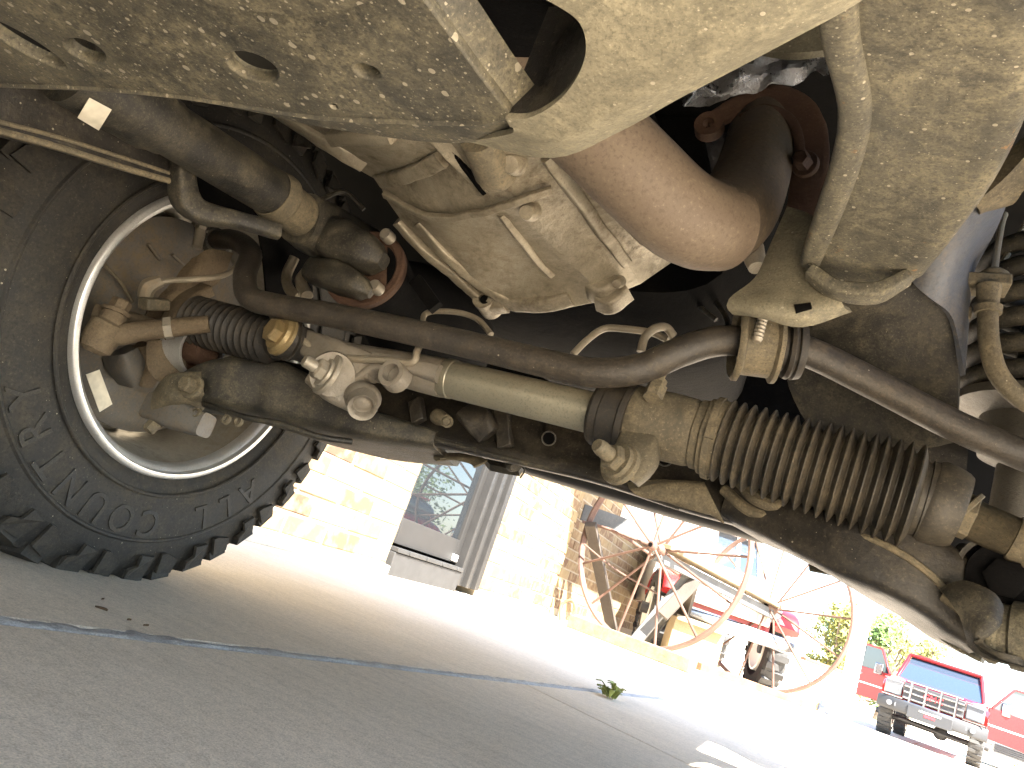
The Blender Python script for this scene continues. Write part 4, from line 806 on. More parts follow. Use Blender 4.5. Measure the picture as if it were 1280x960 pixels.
# ---- exhaust: rusty down pipe, elbow, flange and foil
m = MB(); m.tube([at(650, 92, Y=.55), at(725, 150, Y=.575), at(790, 212, Y=.61), at(838, 258, Y=.645), at(872, 279, Y=.672), at(902, 283, Y=.702)], [.0455, .0455, .0455, .0455, .0458, .046], 36, 6); ex = m.build('exhaust_pipe', MT['rust'], V, smooth=60)
m = MB(); m.tube([at(872, 279, Y=.672), at(900, 279, Y=.70), at(922, 258, Y=.735), at(940, 218, Y=.78), at(953, 168, Y=.825), at(962, 140, Y=.85)], [.0452, .0452, .045, .043, .042, .041], 32, 6); m.build('exhaust_elbow', MT['pipe'], ex, smooth=60)
m = MB(); fp = [(884, 156), (920, 135), (955, 122), (990, 132), (1008, 162), (1012, 205), (1008, 248), (996, 275)]
m.sweep([at(x, y, Y=.80) for x, y in fp], [.012, .014, .016, .020, .022, .022, .020, .016], [.006] * 8, up=(0, -1, 0), n=16); m.sweep([at(x, y, Y=.79) for x, y in ((925, 150), (955, 137), (985, 148), (998, 172), (1000, 205))], [.006] * 5, [.006] * 5, up=(0, -1, 0), n=12); m.jitter(.0012); fg = m.build('exhaust_flange', MT['darkrust'], V, smooth=50)
m = MB(); m.hexbolt(at(1007, 206, Y=.785), Vector((-.2, -1, -.3)), .010, .026, 1.5); m.build('flange_bolt', MT['darkrust'], fg)
m = MB(); q = at(886, 156, Y=.79); m.ring(q + OY * .01, q - OY * .004, [(0, .0185), (1, .0175), (1, .007), (0, .007)], 20); m.build('flange_ear', MT['darkrust'], fg)
m = MB(); random.seed(3)
rws = []
for (ya, yb, Y_) in ((98, 40, .80), (112, 52, .785), (124, 72, .78), (130, 92, .79)):
    rws.append([at(855 + (1035 - 855) * t, ya + (yb - ya) * t + random.uniform(-9, 9), Y=Y_ + random.uniform(-.02, .02)) for t in (0, .12, .25, .38, .5, .62, .75, .88, 1)])
m.sheet(rws, .002, 4, noise=.0015); m.jitter(.003); m.build('foil_lagging', MT['foil'], V, smooth=25)
m = MB(); m.sheet([[at(900, 30, Y=.74), at(960, 40, Y=.74), at(1040, 30, Y=.74)], [at(930, 60, Y=.74), at(985, 66, Y=.735), at(1040, 62, Y=.74)]], .01, 4); m.build('heat_shield', MT['arm'], V, smooth=60)
m = MB(); m.sheet([[at(880, 170, Y=.86), at(900, 165, Y=.85), at(915, 170, Y=.86)], [at(885, 195, Y=.85), at(900, 200, Y=.84), at(915, 195, Y=.85)], [at(890, 225, Y=.85), at(898, 228, Y=.85), at(905, 222, Y=.85)]], .002, 4, noise=.002); m.build('foil_scrap', MT['foil'], V)
m = MB(); m.lathe(at(940, 310, Y=.78), at(946, 335, Y=.77), [(0, .013), (.5, .012), (1, .009)], 14); m.build('pipe_stud', MT['steel'], V)
# wiring seen in the dark
for pts in ([(835, 335, 1.0), (862, 372, 1.0), (895, 400, 1.0)], [(870, 345, 1.02), (905, 392, 1.0), (912, 420, .98)], [(400, 250, .86), (430, 240, .88), (455, 262, .9)]):
    m = MB(); m.tube([at(x, y, Y=Y) for x, y, Y in pts], .004, 8); m.build('wiring', MT['black'], V)

# ---- transmission crossmember (nearest): plate with oval holes, recess and curved arm
ZP = .530; KZ = .785
def pz(x, y, z=ZP): return at(x, y, Z=CAMH + (z - CAMH) * KZ)
ZR = CAMH + (ZP - CAMH) * KZ
front = [(-80, 95), (0, 103), (100, 106), (200, 114), (300, 128), (350, 137), (400, 143), (440, 145), (520, 148), (588, 149), (622, 145), (634, 139)]
right = [(600, 95), (560, 40), (530, 0), (505, -40)]
org = Vector((-.4, .4, ZR + .004)); outl = [to2d(pz(x, y), org, OX, OY) for x, y in front + right]
outl += [to2d((-.24, .10, ZR), org, OX, OY), to2d((-.95, .10, ZR), org, OX, OY)]
def hole_px(cx, cy, a, bb, ang, n=28):
    ca_, sa_ = math.cos(rad(ang)), math.sin(rad(ang))
    return [to2d(pz(cx + a * math.cos(t) * ca_ - bb * math.sin(t) * sa_, cy + a * math.cos(t) * sa_ + bb * math.sin(t) * ca_), org, OX, OY) for t in (2 * math.pi * k / n for k in range(n))]
HL = [(316, 82, 37, 17, 22), (459, 88, 20, 10, 20), (107, 62, 30, 13, 24), (28, 52, 66, 11, 30), (417, 131, 7, 3.5, 20)]
tcm = plate('transmission_crossmember', MT['cross'], V, org, OX, OY, outl, [hole_px(*h) for h in HL], .0035, .0015)
for (cx, cy, a, bb, ang) in HL[:4]:                                              # turned-in lips of the holes
    ptsA = [pz(cx + (a - 1) * math.cos(t) * math.cos(rad(ang)) - (bb - 1) * math.sin(t) * math.sin(rad(ang)), cy + (a - 1) * math.cos(t) * math.sin(rad(ang)) + (bb - 1) * math.sin(t) * math.cos(rad(ang))) for t in (2 * math.pi * k / 28 for k in range(28))]
    m = MB(); m.grid_rings([[p + OZ * .0005 for p in ptsA], [p + OZ * .006 for p in ptsA], [p + OZ * .009 + (sum(ptsA, Vector()) / 28 - p) * .06 for p in ptsA]], True, False, False); m.build('hole_lip', MT['cross'], tcm)
m = MB(); m.box((-.55, .20, ZR + .05), .30, .09, .012); m.build('hole_shade_plate', MT['nearblack'], tcm)  # near-black colour paints the shade seen through the oval holes
m = MB(); fl_ = [(-80, 95), (0, 103), (100, 106), (200, 114), (300, 128), (400, 143), (520, 148), (588, 149), (634, 139)]
lipd = [(-80, 88), (0, 97), (100, 101), (200, 110), (300, 126), (400, 148), (520, 165), (590, 166), (640, 150)]
m.sheet([[pz(x, y) for x, y in fl_], [pz(x, y) + Vector((0, .006, .004)) for x, y in fl_], [pz(x, y, .545) + Vector((0, .004, 0)) for x, y in lipd]], -.004, 4); m.build('crossmember_lip', MT['cross'], tcm, smooth=50)
rec = [(634, 139), (600, 95), (560, 40), (530, 0), (505, -40)]
m = MB(); m.sheet([[pz(x, y, ZP + .001) for x, y in rec], [pz(x, y, ZP + .001) + Vector((.006, .002, .010)) for x, y in rec], [pz(x, y, ZP + .001) + Vector((.012, .004, .020)) for x, y in rec]], .003, 3); m.build('recess_wall', MT['cross'], tcm, smooth=50)
arc = [(634, 141), (665, 140), (700, 119), (724, 88), (735, 55), (728, 22), (700, 0), (650, -25)]
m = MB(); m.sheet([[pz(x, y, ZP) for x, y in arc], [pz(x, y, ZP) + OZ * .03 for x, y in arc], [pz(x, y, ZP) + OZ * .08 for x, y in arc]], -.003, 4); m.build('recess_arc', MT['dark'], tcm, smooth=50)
m = MB(); m.box(pz(640, 60) + OZ * .085, .10, .10, .004); m.build('recess_shade_cap', MT['nearblack'], tcm)  # near-black cap, the shade inside the recess is put into its colour
zc_ = (.530, .531, .534, .540, .548, .556, .562, .566)
A_ = [pz(x, y, z) for (x, y), z in zip(arc, (.530,) * 8)]
B_ = [pz(x, y, z) for (x, y), z in zip([(640, 152), (690, 160), (745, 128), (800, 95), (850, 62), (900, 32), (930, 2), (960, -40)], (.530, .530, .531, .532, .533, .535, .537, .54))]
C_ = [pz(x, y, z) for (x, y), z in zip([(640, 160), (700, 172), (765, 140), (835, 102), (905, 66), (970, 32), (1020, 4), (1070, -30)], (.5305, .531, .533, .536, .540, .544, .548, .552))]
D_ = [pz(x, y, z) for (x, y), z in zip([(585, 170), (690, 190), (770, 158), (840, 118), (915, 78), (985, 40), (1040, 10), (1090, -20)], (.548, .548, .550, .553, .557, .561, .565, .57))]
m = MB(); m.sheet([A_, B_, C_, D_], -.004, 5); m.build('crossmember_arm', MT['arm'], tcm, smooth=38)
m = MB(); m.tube([p - OZ * .0005 for p in C_[1:]], .0022, 8, 4); m.build('arm_ridge', MT['arm'], tcm, smooth=60)
m = MB(); m.sheet([[pz(x, y, .522) for x, y in ((265, -4), (320, 5), (380, 8), (430, 2), (470, -10))], [pz(x, y, .520) for x, y in ((200, -60), (300, -55), (380, -50), (440, -55), (520, -60))]], .005, 4); m.build('support_flange', MT['cross'], tcm, smooth=50)

# ---- left frame rail and its bracket
m = MB()
m.sheet([[at(-60, 60, X=-.80), at(60, 95, X=-.80), at(150, 120, X=-.80), at(235, 150, X=-.80)], [at(-60, 125, X=-.80), at(60, 150, X=-.80), at(150, 180, X=-.80), at(232, 205, X=-.80)], [at(-60, 158, X=-.80), at(60, 185, X=-.80), at(150, 212, X=-.80), at(228, 232, X=-.80)], [at(-60, 150, X=-.86), at(60, 178, X=-.86), at(150, 206, X=-.86), at(225, 226, X=-.86)]], .006, 4)
lrl = m.build('frame_rail', MT['dark'], V, smooth=40)
m = MB(); m.tube([at(x, y, X=-.797) for x, y in ((-60, 148), (60, 180), (150, 208), (226, 230))], .0038, 8); m.tube([at(x, y, X=-.797) for x, y in ((-60, 138), (60, 168), (150, 196), (222, 220))], .0025, 8); m.build('rail_lip', MT['tan'], lrl)
m = MB(); m.sweep([at(228, 190, X=-.79), at(228, 225, X=-.79), at(232, 248, X=-.79), at(252, 266, X=-.78), at(300, 276, X=-.75), at(350, 290, X=-.72)], [.012, .014, .016, .014, .012, .012], [.012, .014, .016, .014, .010, .010], n=16); m.jitter(.001); m.build('bar_bracket', MT['black'], V, smooth=50)
m = MB(); m.sheet([[at(236, 205, X=-.93), at(290, 215, X=-.93), at(352, 232, X=-.93)], [at(240, 240, X=-.93), at(300, 256, X=-.93), at(356, 268, X=-.93)], [at(246, 256, X=-.93), at(302, 275, X=-.93), at(360, 296, X=-.93)]], .004, 3); m.build('inner_fender', MT['nearblack'], V)
m = MB(); m.sheet([[at(322, 278, X=-.925), at(345, 284, X=-.925), at(385, 300, X=-.925)], [at(330, 330, X=-.925), at(352, 335, X=-.925), at(390, 345, X=-.925)], [at(334, 376, X=-.925), at(356, 380, X=-.925), at(392, 388, X=-.925)]], .004, 3); m.build('inner_fender', MT['nearblack'], V)
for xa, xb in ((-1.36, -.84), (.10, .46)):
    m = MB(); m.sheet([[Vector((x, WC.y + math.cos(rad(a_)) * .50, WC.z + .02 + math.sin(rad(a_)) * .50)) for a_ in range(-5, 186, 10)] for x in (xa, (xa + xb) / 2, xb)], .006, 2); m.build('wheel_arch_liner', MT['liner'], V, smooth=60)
# ---- the other wheels (out of frame)
def far_wheel(cx, cy, flip):
    h_ = holder('wheel', V)
    for src in (ty,):
        o = bpy.data.objects.new('tyre', src.data); COL.objects.link(o); o.parent = h_
        o.matrix_local = Matrix.Translation(Vector((cx, cy, WC.z)) - OFF[V.name]) @ Matrix.Rotation(math.pi if flip else 0, 4, 'Z') @ Matrix.Translation(-(WC - OFF[V.name]))
far_wheel(0.37, 0.90, True); far_wheel(-0.99, -2.3, False); far_wheel(0.37, -2.3, True)
# ------------------------------------------------------------------ beyond the truck: old hay rake, posts, timbers, box
MT['pinkrust'] = grime('sunbleached_rust', (0.085, 0.045, 0.032), (0.125, 0.078, 0.058), 0.5, 0.8, 0, 0.1, 0, 12, rustc=(0.30, 0.11, 0.04))
MT['oldwood'] = grime('weathered_wood', (0.13, 0.10, 0.055), (0.18, 0.145, 0.09), 0.5, 0.85, 0, 0, 0, 9, stretch=(6, 1, 6))
MT['greywood'] = grime('grey_blue_plank', (0.075, 0.08, 0.085), (0.12, 0.115, 0.10), 0.4, 0.8, 0, 0.05, 0, 10)
MT['darkwood'] = grime('dark_post_wood', (0.042, 0.033, 0.025), (0.08, 0.064, 0.048), 0.4, 0.8, 0, 0, 0, 9)
MT['card'] = grime('tan_cardboard', (0.26, 0.20, 0.12), (0.30, 0.25, 0.16), 0.4, 0.85, 0, 0, 0, 6, bump=0.05, dark=0.85)
MT['orange'] = grime('rusty_channel', (0.16, 0.075, 0.035), (0.20, 0.125, 0.07), 0.4, 0.85, 0, 0.2, 0, 12)
H1 = at(825, 685, d=6.1); H2 = at(966, 757, d=7.5); RW = .79
H2.z = RW + gz(H2.y); H1.z = RW
rax = (H2 - H1); rax.z = 0; rax.normalize()
rk_ = thing('hay_rake', Vector(((H1.x + H2.x) / 2, (H1.y + H2.y) / 2, 0)), 'old hay rake with two tall spoked iron wheels by the brick wall', 'hay rake')
MT['pinkrust2'] = MT['pinkrust']
def rake_wheel(c):
    w_ = holder('rake_wheel', rk_); e1, e2 = frame(rax)
    m = MB(); m.ring(c - rax * .035, c + rax * .035, [(0, RW), (1, RW), (1, RW - .016), (.5, RW - .034), (0, RW - .016)], 80); m.build('wheel_rim', MT['pinkrust'], w_, smooth=40)
    m = MB(); m.lathe(c - rax * .14, c + rax * .06, [(0, .028), (.15, .045), (.3, .032), (.6, .034), (.75, .055), (.85, .055), (1, .03)], 24); m.build('hub', MT['pinkrust'], w_)
    m = MB(); m.lathe(c - rax * .145, c - rax * .13, [(0, .018), (1, .018)], 16); m.build('axle_hole', MT['hole'], w_)
    for k in range(13):
        a = 2 * math.pi * (k + .3) / 13; dvec = e1 * math.cos(a) + e2 * math.sin(a); s = -.10 if k % 2 else .03
        m = MB(); m.tube([c + rax * s + dvec * .03, c + dvec * (RW - .012)], .0105, 8); m.build('spoke', MT['pinkrust'], w_)
rake_wheel(H1); rake_wheel(H2)
m = MB(); m.bar(H1 + Vector((0, 0, .035)), H2 + Vector((0, 0, .035)), .10, .018); m.build('axle_plank', MT['oldwood'], rk_, bevel=.004)
m = MB(); m.bar(H1 + Vector((0, 0, -.055)), H2 + Vector((0, 0, -.055)), .03, .045); m.build('axle_beam', MT['greywood'], rk_, bevel=.004)
m = MB(); m.bar(at(728, 640, d=6.9), at(872, 690, d=6.9), .02, .075); m.build('rear_plank', MT['greywood'], rk_, bevel=.004)
m = MB(); m.tube([at(728, 652, d=6.6), at(775, 668, d=6.6), at(848, 718, d=6.7)], .014, 8); m.build('lift_rod', MT['pinkrust'], rk_)
m = MB(); m.tube([at(730, 680, d=6.5), at(770, 712, d=6.5), at(825, 744, d=6.5)], .008, 8); m.build('tine', MT['pinkrust'], rk_)
def post(name, x0, y0, d0, x1, y1, mt, hw_, hh_):
    m = MB(); m.bar(at(x0, y0, d=d0), at(x1, y1, Z=0.0) + Vector((0, 0, .02)), hw_, hh_, up=(0, 1, 0)); return m.build(name, mt, rk_, bevel=.004)
post('frame_post', 738, 655, 6.55, 765, 793, MT['darkwood'], .05, .03)
post('frame_post', 866, 715, 6.5, 792, 806, MT['greywood'], .05, .03)
post('frame_post', 872, 722, 6.6, 806, 806, MT['greywood'], .035, .03)
post('frame_post', 862, 728, 6.7, 838, 816, MT['darkwood'], .075, .04)
m = MB(); m.bar(at(870, 726, d=6.45), at(828, 770, d=6.3), .05, .02, up=(0, 1, 0)); m.build('dark_brace', MT['darkwood'], rk_, bevel=.004)
def ground_bar(name, x0, y0, x1, y1, hw_, hh_, mt, label, cat):
    a = at(x0, y0, Z=hh_); b_ = at(x1, y1, Z=hh_); a.z = gz(a.y) + hh_; b_.z = gz(b_.y) + hh_ + .002; c = (a + b_) / 2; c.z = 0
    m = MB(); m.bar(a, b_, hw_, hh_); o = m.build(name, mt, origin=c, bevel=.006); return tag(o, label, cat)
ground_bar('timber', 715, 777, 866, 834, .07, .045, MT['oldwood'], 'squared weathered timber lying in front of the spoked wheel', 'timber')
ground_bar('steel_channel', 872, 832, 1000, 874, .04, .03, MT['orange'], 'rusty orange steel channel lying right of the timber', 'steel beam')
bp_ = at(858, 826, d=6.9); bp_.z = gz(bp_.y)
bxo = thing('cardboard_box', bp_, 'tan cardboard box standing under the rake axle', 'box')
Rz = Matrix.Rotation(rad(18), 3, 'Z')
m = MB(); m.box(bp_ + Vector((0, 0, .19)), .23, .20, .19, Rz); m.build('carton', MT['card'], bxo, bevel=.008)
m = MB(); m.box(bp_ + Rz @ Vector((.0, -.23, .375)), .22, .05, .003, Rz @ Matrix.Rotation(rad(25), 3, 'X')); m.build('flap', MT['card'], bxo)
hp = at(700, 775, Z=0.02)
m = MB(); m.tube([hp + Vector(v) for v in ((0, 0, 0), (-.03, .02, .10), (.03, .03, .16), (.08, .03, .10), (.05, .0, .02))], .012, 8); tag(m.build('hose_loop', MT['orange'], origin=hp), 'short loop of rusty hose beside the timber end', 'hose')

# ------------------------------------------------------------------ vehicles on the drive
def paint(name, c, coat=0.25, rough=0.4): return plain(name, c, rough, 0.0, 0.05, 6, coat=coat, spec=0.3)
MT['red'] = paint('red_paint', (0.22, 0.006, 0.008)); MT['whitepaint'] = paint('white_paint', (0.72, 0.70, 0.66))
MT['chrome'] = plain('chrome', (0.30, 0.30, 0.31), 0.15, 1.0, 0.02); MT['vglass'] = plain('vehicle_glass', (0.02, 0.03, 0.045), 0.03, 0, 0, spec=0.8)
MT['trim'] = plain('black_trim', (0.02, 0.02, 0.022), 0.55); MT['steelgrey'] = plain('textured_bumper', (0.012, 0.013, 0.015), 0.6, 0, 0.1, 60)
MT['lamp'] = plain('lamp_lens', (0.10, 0.105, 0.115), 0.08, 0.3, 0.1, 40); MT['redlens'] = plain('red_emblem', (0.55, 0.02, 0.03), 0.3)
MT['silver'] = paint('silver_paint', (0.24, 0.26, 0.28)); MT['rubber2'] = plain('far_tyre_rubber', (0.028, 0.028, 0.028), 0.8, 0, 0.2, 30)
class Veh:
    """thing built in its own axes: x to the viewer's right, y away from the viewer, z up"""
    def __init__(s, name, base, yaw, label, cat): s.t = thing(name, base, label, cat); s.t.rotation_euler = (0, 0, yaw); OFF[s.t.name] = Vector()
    def part(s, name, mt, fn, parent=None, bevel=0.01, smooth=35):
        m = MB(); fn(m); return m.build(name, mt, parent or s.t, bevel=bevel, smooth=smooth)
def wheel_part(v, x, y, r, wdt, rimmat, rimr):
    side = 1 if x > 0 else -1
    w_ = v.part('wheel', MT['trim'], lambda m: m.lathe((x - side * wdt * .9, y, r), (x + side * wdt * .3, y, r), [(0, .06), (1, .06)], 16), bevel=0)
    v.part('tyre', MT['rubber2'], lambda m: m.ring((x - side * wdt, y, r), (x, y, r), [(0, r * .68), (0.02, r * .9), (.12, r * .98), (.5, r), (.88, r * .98), (.98, r * .9), (1, r * .68), (.5, r * .62)], 48), w_, bevel=0)
    v.part('rim', rimmat, lambda m: (m.ring((x - side * wdt, y, r), (x + side * .003, y, r), [(0, rimr), (1, rimr), (1, rimr * .86), (.7, rimr * .8), (0, rimr * .9)], 40), m.lathe((x - side * .09, y, r), (x - side * .02, y, r), [(0, rimr * .42), (1, rimr * .36)], 24), [m.bar((x - side * .05, y + math.cos(a) * rimr * .3, r + math.sin(a) * rimr * .3), (x - side * .04, y + math.cos(a) * rimr * .88, r + math.sin(a) * rimr * .88), rimr * .11, .012, up=(1, 0, 0)) for a in (2 * math.pi * k / 6 for k in range(6))]), w_, bevel=0)
    for k in range(30):
        a = 2 * math.pi * k / 30; R_ = Matrix.Rotation(a, 3, 'X')
        if k == 0: lug = v.part('tread_lug', MT['rubber2'], lambda m: (m.box((0, 0, 0), wdt * .48, r * .07, r * .035)), w_, bevel=0, smooth=0); lo_ = lug
        else: lo_ = bpy.data.objects.new('tread_lug', lug.data); COL.objects.link(lo_); lo_.parent = w_
        lo_.location = Vector((x - side * wdt * .5, y, r)) + R_ @ Vector((0, 0, r * .99)); lo_.rotation_euler = (a, 0, .25 if k % 2 else -.25)
    return w_
# old red and white four-wheel drive behind the rake
wc4 = at(963, 822, d=8.0); dirv = Vector((wc4.x, wc4.y, 0)).normalized(); yaw4 = math.atan2(dirv.y, dirv.x) - math.pi / 2 + rad(16)
R4z = Matrix.Rotation(yaw4, 3, 'Z'); base4 = Vector((wc4.x, wc4.y, 0)) - R4z @ Vector((.66, .62, 0)); base4.z = gz(wc4.y) - .02
v = Veh('old_pickup', base4, yaw4, 'old red and white four-wheel drive parked behind the hay rake', 'truck'); v.t.scale = (.80, 1, 1)
v.part('bonnet', MT['whitepaint'], lambda m: m.sweep([(0, .02, .90), (0, .5, .96), (0, 1.35, 1.02)], [.62, .68, .72], [.17, .16, .14], n=28, pw=.4), bevel=0)
for sx in (-1, 1):
    v.part('fender', MT['red'], lambda m: (m.sweep([(sx * .72, .02, .66), (sx * .72, .16, .80), (sx * .72, .62, .86), (sx * .72, 1.10, .80), (sx * .72, 1.30, .62)], [.16] * 5, [.05, .05, .05, .05, .06], n=20, pw=.5)), bevel=0)
    v.part('headlight', MT['lamp'], lambda m: m.lathe((sx * .52, -.03, .80), (sx * .52, .04, .80), [(0, .07), (.6, .10), (1, .10)], 28), bevel=0)
    v.part('door', MT['whitepaint'], lambda m: m.box((sx * .80, 1.95, .84), .03, .55, .32))
    v.part('side_window', MT['vglass'], lambda m: m.prism([(sx * .79, 1.48, 1.18), (sx * .79, 2.45, 1.18), (sx * .72, 2.42, 1.66), (sx * .72, 1.72, 1.66)], (sx * .01, 0, 0)))
    wheel_part(v, sx * .90, .62, .44, .28, MT['whitepaint'], .24); wheel_part(v, sx * .90, 3.2, .44, .28, MT['whitepaint'], .24)
v.part('grille', MT['whitepaint'], lambda m: m.box((0, .02, .80), .5, .03, .16))
for x in range(10): v.part('grille_slat', MT['whitepaint'], lambda m: m.box((x / 10 - .45, -.03, .80), .02, .02, .14))
v.part('bumper', MT['chrome'], lambda m: m.sweep([(-.88, -.06, .52), (0, -.16, .52), (.88, -.06, .52)], [.04] * 3, [.07] * 3, n=16))
v.part('windscreen', MT['vglass'], lambda m: m.prism([(.02, 1.42, 1.17), (.70, 1.42, 1.17), (.64, 1.72, 1.64), (.02, 1.72, 1.64)], (0, .012, .006)))
v.part('sun_screen', MT['whitepaint'], lambda m: m.prism([(-.70, 1.42, 1.17), (0, 1.42, 1.17), (0, 1.72, 1.64), (-.64, 1.72, 1.64)], (0, .012, .006)))
v.part('screen_pillar', MT['whitepaint'], lambda m: m.bar((.36, 1.41, 1.17), (.34, 1.71, 1.64), .03, .012))
v.part('roof', MT['whitepaint'], lambda m: (m.box((0, 2.15, 1.70), .72, .55, .035), m.bar((-.70, 1.42, 1.16), (-.66, 1.72, 1.68), .03, .03), m.bar((.70, 1.42, 1.16), (.66, 1.72, 1.68), .03, .03)))
v.part('body', MT['red'], lambda m: (m.box((0, 2.2, .62), .78, .9, .10), m.box((0, 3.3, .78), .80, .9, .24), m.box((0, .7, .62), .55, .6, .14)))
# red crew-cab pickup with its doors open, facing the camera
MT['bonnetsky'] = plain('sky_tinted_bonnet_red', (0.10, 0.008, 0.03), 0.12, 0.0, 0.03, 6, coat=1.0)  # red pulled towards purple: the sky's reflection is mixed into the base colour
base5 = at(1156, 931, d=15.6); base5.z = gz(base5.y); dv5 = Vector((base5.x, base5.y, 0)).normalized(); yaw5 = math.atan2(dv5.y, dv5.x) - math.pi / 2 - rad(3)
v = Veh('red_pickup', base5, yaw5, 'red pickup with both front doors open and a black brush guard', 'truck')
HX = .98
v.part('bonnet', MT['bonnetsky'], lambda m: m.sweep([(0, .12, 1.10), (0, .5, 1.16), (0, 1.45, 1.22)], [.86, .92, .95], [.10, .10, .10], n=28, pw=.35), bevel=0)
v.part('body', MT['red'], lambda m: (m.box((0, 3.3, .95), .96, 2.0, .33), m.box((0, 1.0, .98), .72, .7, .14), m.box((0, 4.9, 1.0), .98, 1.1, .32)))
for sx in (-1, 1):
    v.part('wing', MT['red'], lambda m: m.sweep([(sx * .86, .18, .92), (sx * .87, .35, 1.02), (sx * .88, .80, 1.06), (sx * .88, 1.25, 1.02), (sx * .87, 1.50, .80)], [.13] * 5, [.14, .13, .10, .12, .16], n=20, pw=.5), bevel=0)
    wheel_part(v, sx * 1.0, .80, .43, .28, MT['chrome'], .25); wheel_part(v, sx * 1.0, 4.6, .43, .28, MT['chrome'], .25)
    hl = v.part('headlight', MT['lamp'], lambda m: m.box((sx * .76, .07, 1.00), .17, .05, .155), bevel=.03)
    v.part('lamp_frame', MT['chrome'], lambda m: [m.bar((sx * a + 0, -.02, b_), (sx * c, -.02, d_), .012, .012) for a, b_, c, d_ in ((.56, .82, .96, .82), (.56, 1.18, .96, 1.16), (.56, .82, .56, 1.18), (.96, .82, .96, 1.16))], hl, bevel=0)
    for k in (0, 1): v.part('fog_lamp', MT['lamp'], lambda m: m.lathe((sx * (.62 + .15 * k), -.16, .66), (sx * (.62 + .15 * k), -.08, .66), [(0, .055), (1, .055)], 20), bevel=0)
    v.part('mirror', MT['chrome'], lambda m: m.box((sx * 1.28, 1.62, 1.32), .09, .05, .13), bevel=.02)
v.part('grille', MT['trim'], lambda m: m.box((0, .06, 1.00), .57, .04, .17))
for k in range(3): v.part('grille_bar', MT['chrome'], lambda m: m.box((0, .0, .86 + .12 * k), .56, .015, .018), bevel=.004)
for x in (-.42, -.14, .14, .42): v.part('guard_upright', MT['chrome'], lambda m: m.tube([(x, -.10, .74), (x, -.10, 1.22)], .025, 10), bevel=0)
v.part('guard_frame', MT['chrome'], lambda m: (m.tube([(-.52, -.10, .78), (.52, -.10, .78)], .022, 10), m.tube([(-.52, -.10, 1.21), (.52, -.10, 1.21)], .022, 10)), bevel=0)
bmp = v.part('bumper', MT['steelgrey'], lambda m: (m.sweep([(-1.0, .14, .66), (-.62, -.10, .66), (.62, -.10, .66), (1.0, .14, .66)], [.07] * 4, [.13] * 4, n=16, sub=1), m.box((0, -.13, .62), .42, .07, .12)), bevel=.012)
v.part('badge_strip', MT['whitepaint'], lambda m: m.box((0, -.205, .69), .20, .004, .014), bmp, bevel=0)
v.part('winch_badge', MT['redlens'], lambda m: m.box((0, -.204, .62), .10, .004, .022), bmp, bevel=0)
for i, chh in enumerate('GMC'):
    me = text_mesh(chh, .17, .012); me.transform(Matrix.Translation((-.13 + .13 * i, -.045, 1.0)) @ Matrix.Rotation(rad(90), 4, 'X')); me.materials.append(MT['redlens'])
    o = bpy.data.objects.new('emblem_letter', me); COL.objects.link(o); o.parent = v.t
v.part('axle', MT['trim'], lambda m: (m.tube([(-.8, .8, .40), (.8, .8, .40)], .06, 12), m.ball((.2, .78, .40), .15), m.tube([(-.6, .5, .42), (.6, .55, .38)], .025, 8), m.box((0, .6, .56), .4, .3, .05)), bevel=0)
v.part('windscreen', MT['vglass'], lambda m: m.prism([(-.84, 1.50, 1.30), (.84, 1.50, 1.30), (.70, 2.12, 1.84), (-.70, 2.12, 1.84)], (0, .015, .006)), bevel=0)
v.part('cab', MT['red'], lambda m: (m.box((0, 2.95, 1.90), .74, .92, .03), m.bar((-.87, 1.48, 1.28), (-.73, 2.12, 1.90), .035, .035), m.bar((.87, 1.48, 1.28), (.73, 2.12, 1.90), .035, .035), m.bar((-.72, 2.10, 1.875), (.72, 2.10, 1.875), .03, .03), m.box((0, 3.85, 1.58), .8, .03, .32)), bevel=.015)
v.part('cab_interior', MT['trim'], lambda m: (m.box((-.4, 2.7, 1.2), .25, .12, .35), m.box((.4, 2.7, 1.2), .25, .12, .35), m.box((0, 1.9, 1.25), .8, .12, .06)))
def open_door(sx, ang, y0, wd):
    h0 = Vector((sx * .96, y0, 0)); e = Vector((sx * math.sin(ang), math.cos(ang), 0)); n_ = Vector((e.y, -e.x, 0)) * sx
    def fr_(u, z): return h0 + e * u + Vector((0, 0, z))
    th_ = n_ * .035
    d = v.part('door', MT['red'], lambda m: (m.prism([fr_(0.02, .62), fr_(wd, .58), fr_(wd + .02, 1.28), fr_(0, 1.28)], th_)), bevel=.015)
    v.part('window_frame', MT['red'], lambda m: [m.bar(fr_(*a) + th_ * .5, fr_(*b_) + th_ * .5, .022, .03, up=n_) for a, b_ in (((.06, 1.27), (.42, 1.80)), ((.42, 1.80), (wd - .04, 1.82)), ((wd - .04, 1.82), (wd, 1.27)))], d, bevel=.006)
    v.part('window', MT['vglass'], lambda m: m.prism([fr_(.10, 1.28), fr_(wd - .03, 1.28), fr_(wd - .06, 1.80), fr_(.44, 1.78)], n_ * .008), d, bevel=0)
    v.part('side_trim', MT['whitepaint'], lambda m: m.prism([fr_(.03, .90) - n_ * .006, fr_(wd - .01, .90) - n_ * .006, fr_(wd - .01, .93) - n_ * .006, fr_(.03, .93) - n_ * .006], n_ * .05), d, bevel=0)
    v.part('door_handle', MT['chrome'], lambda m: m.box(fr_(wd - .12, 1.12), .06, .05, .02), d, bevel=.005)
open_door(-1, rad(52), 1.55, 1.02); open_door(1, rad(74), 1.55, 1.02)
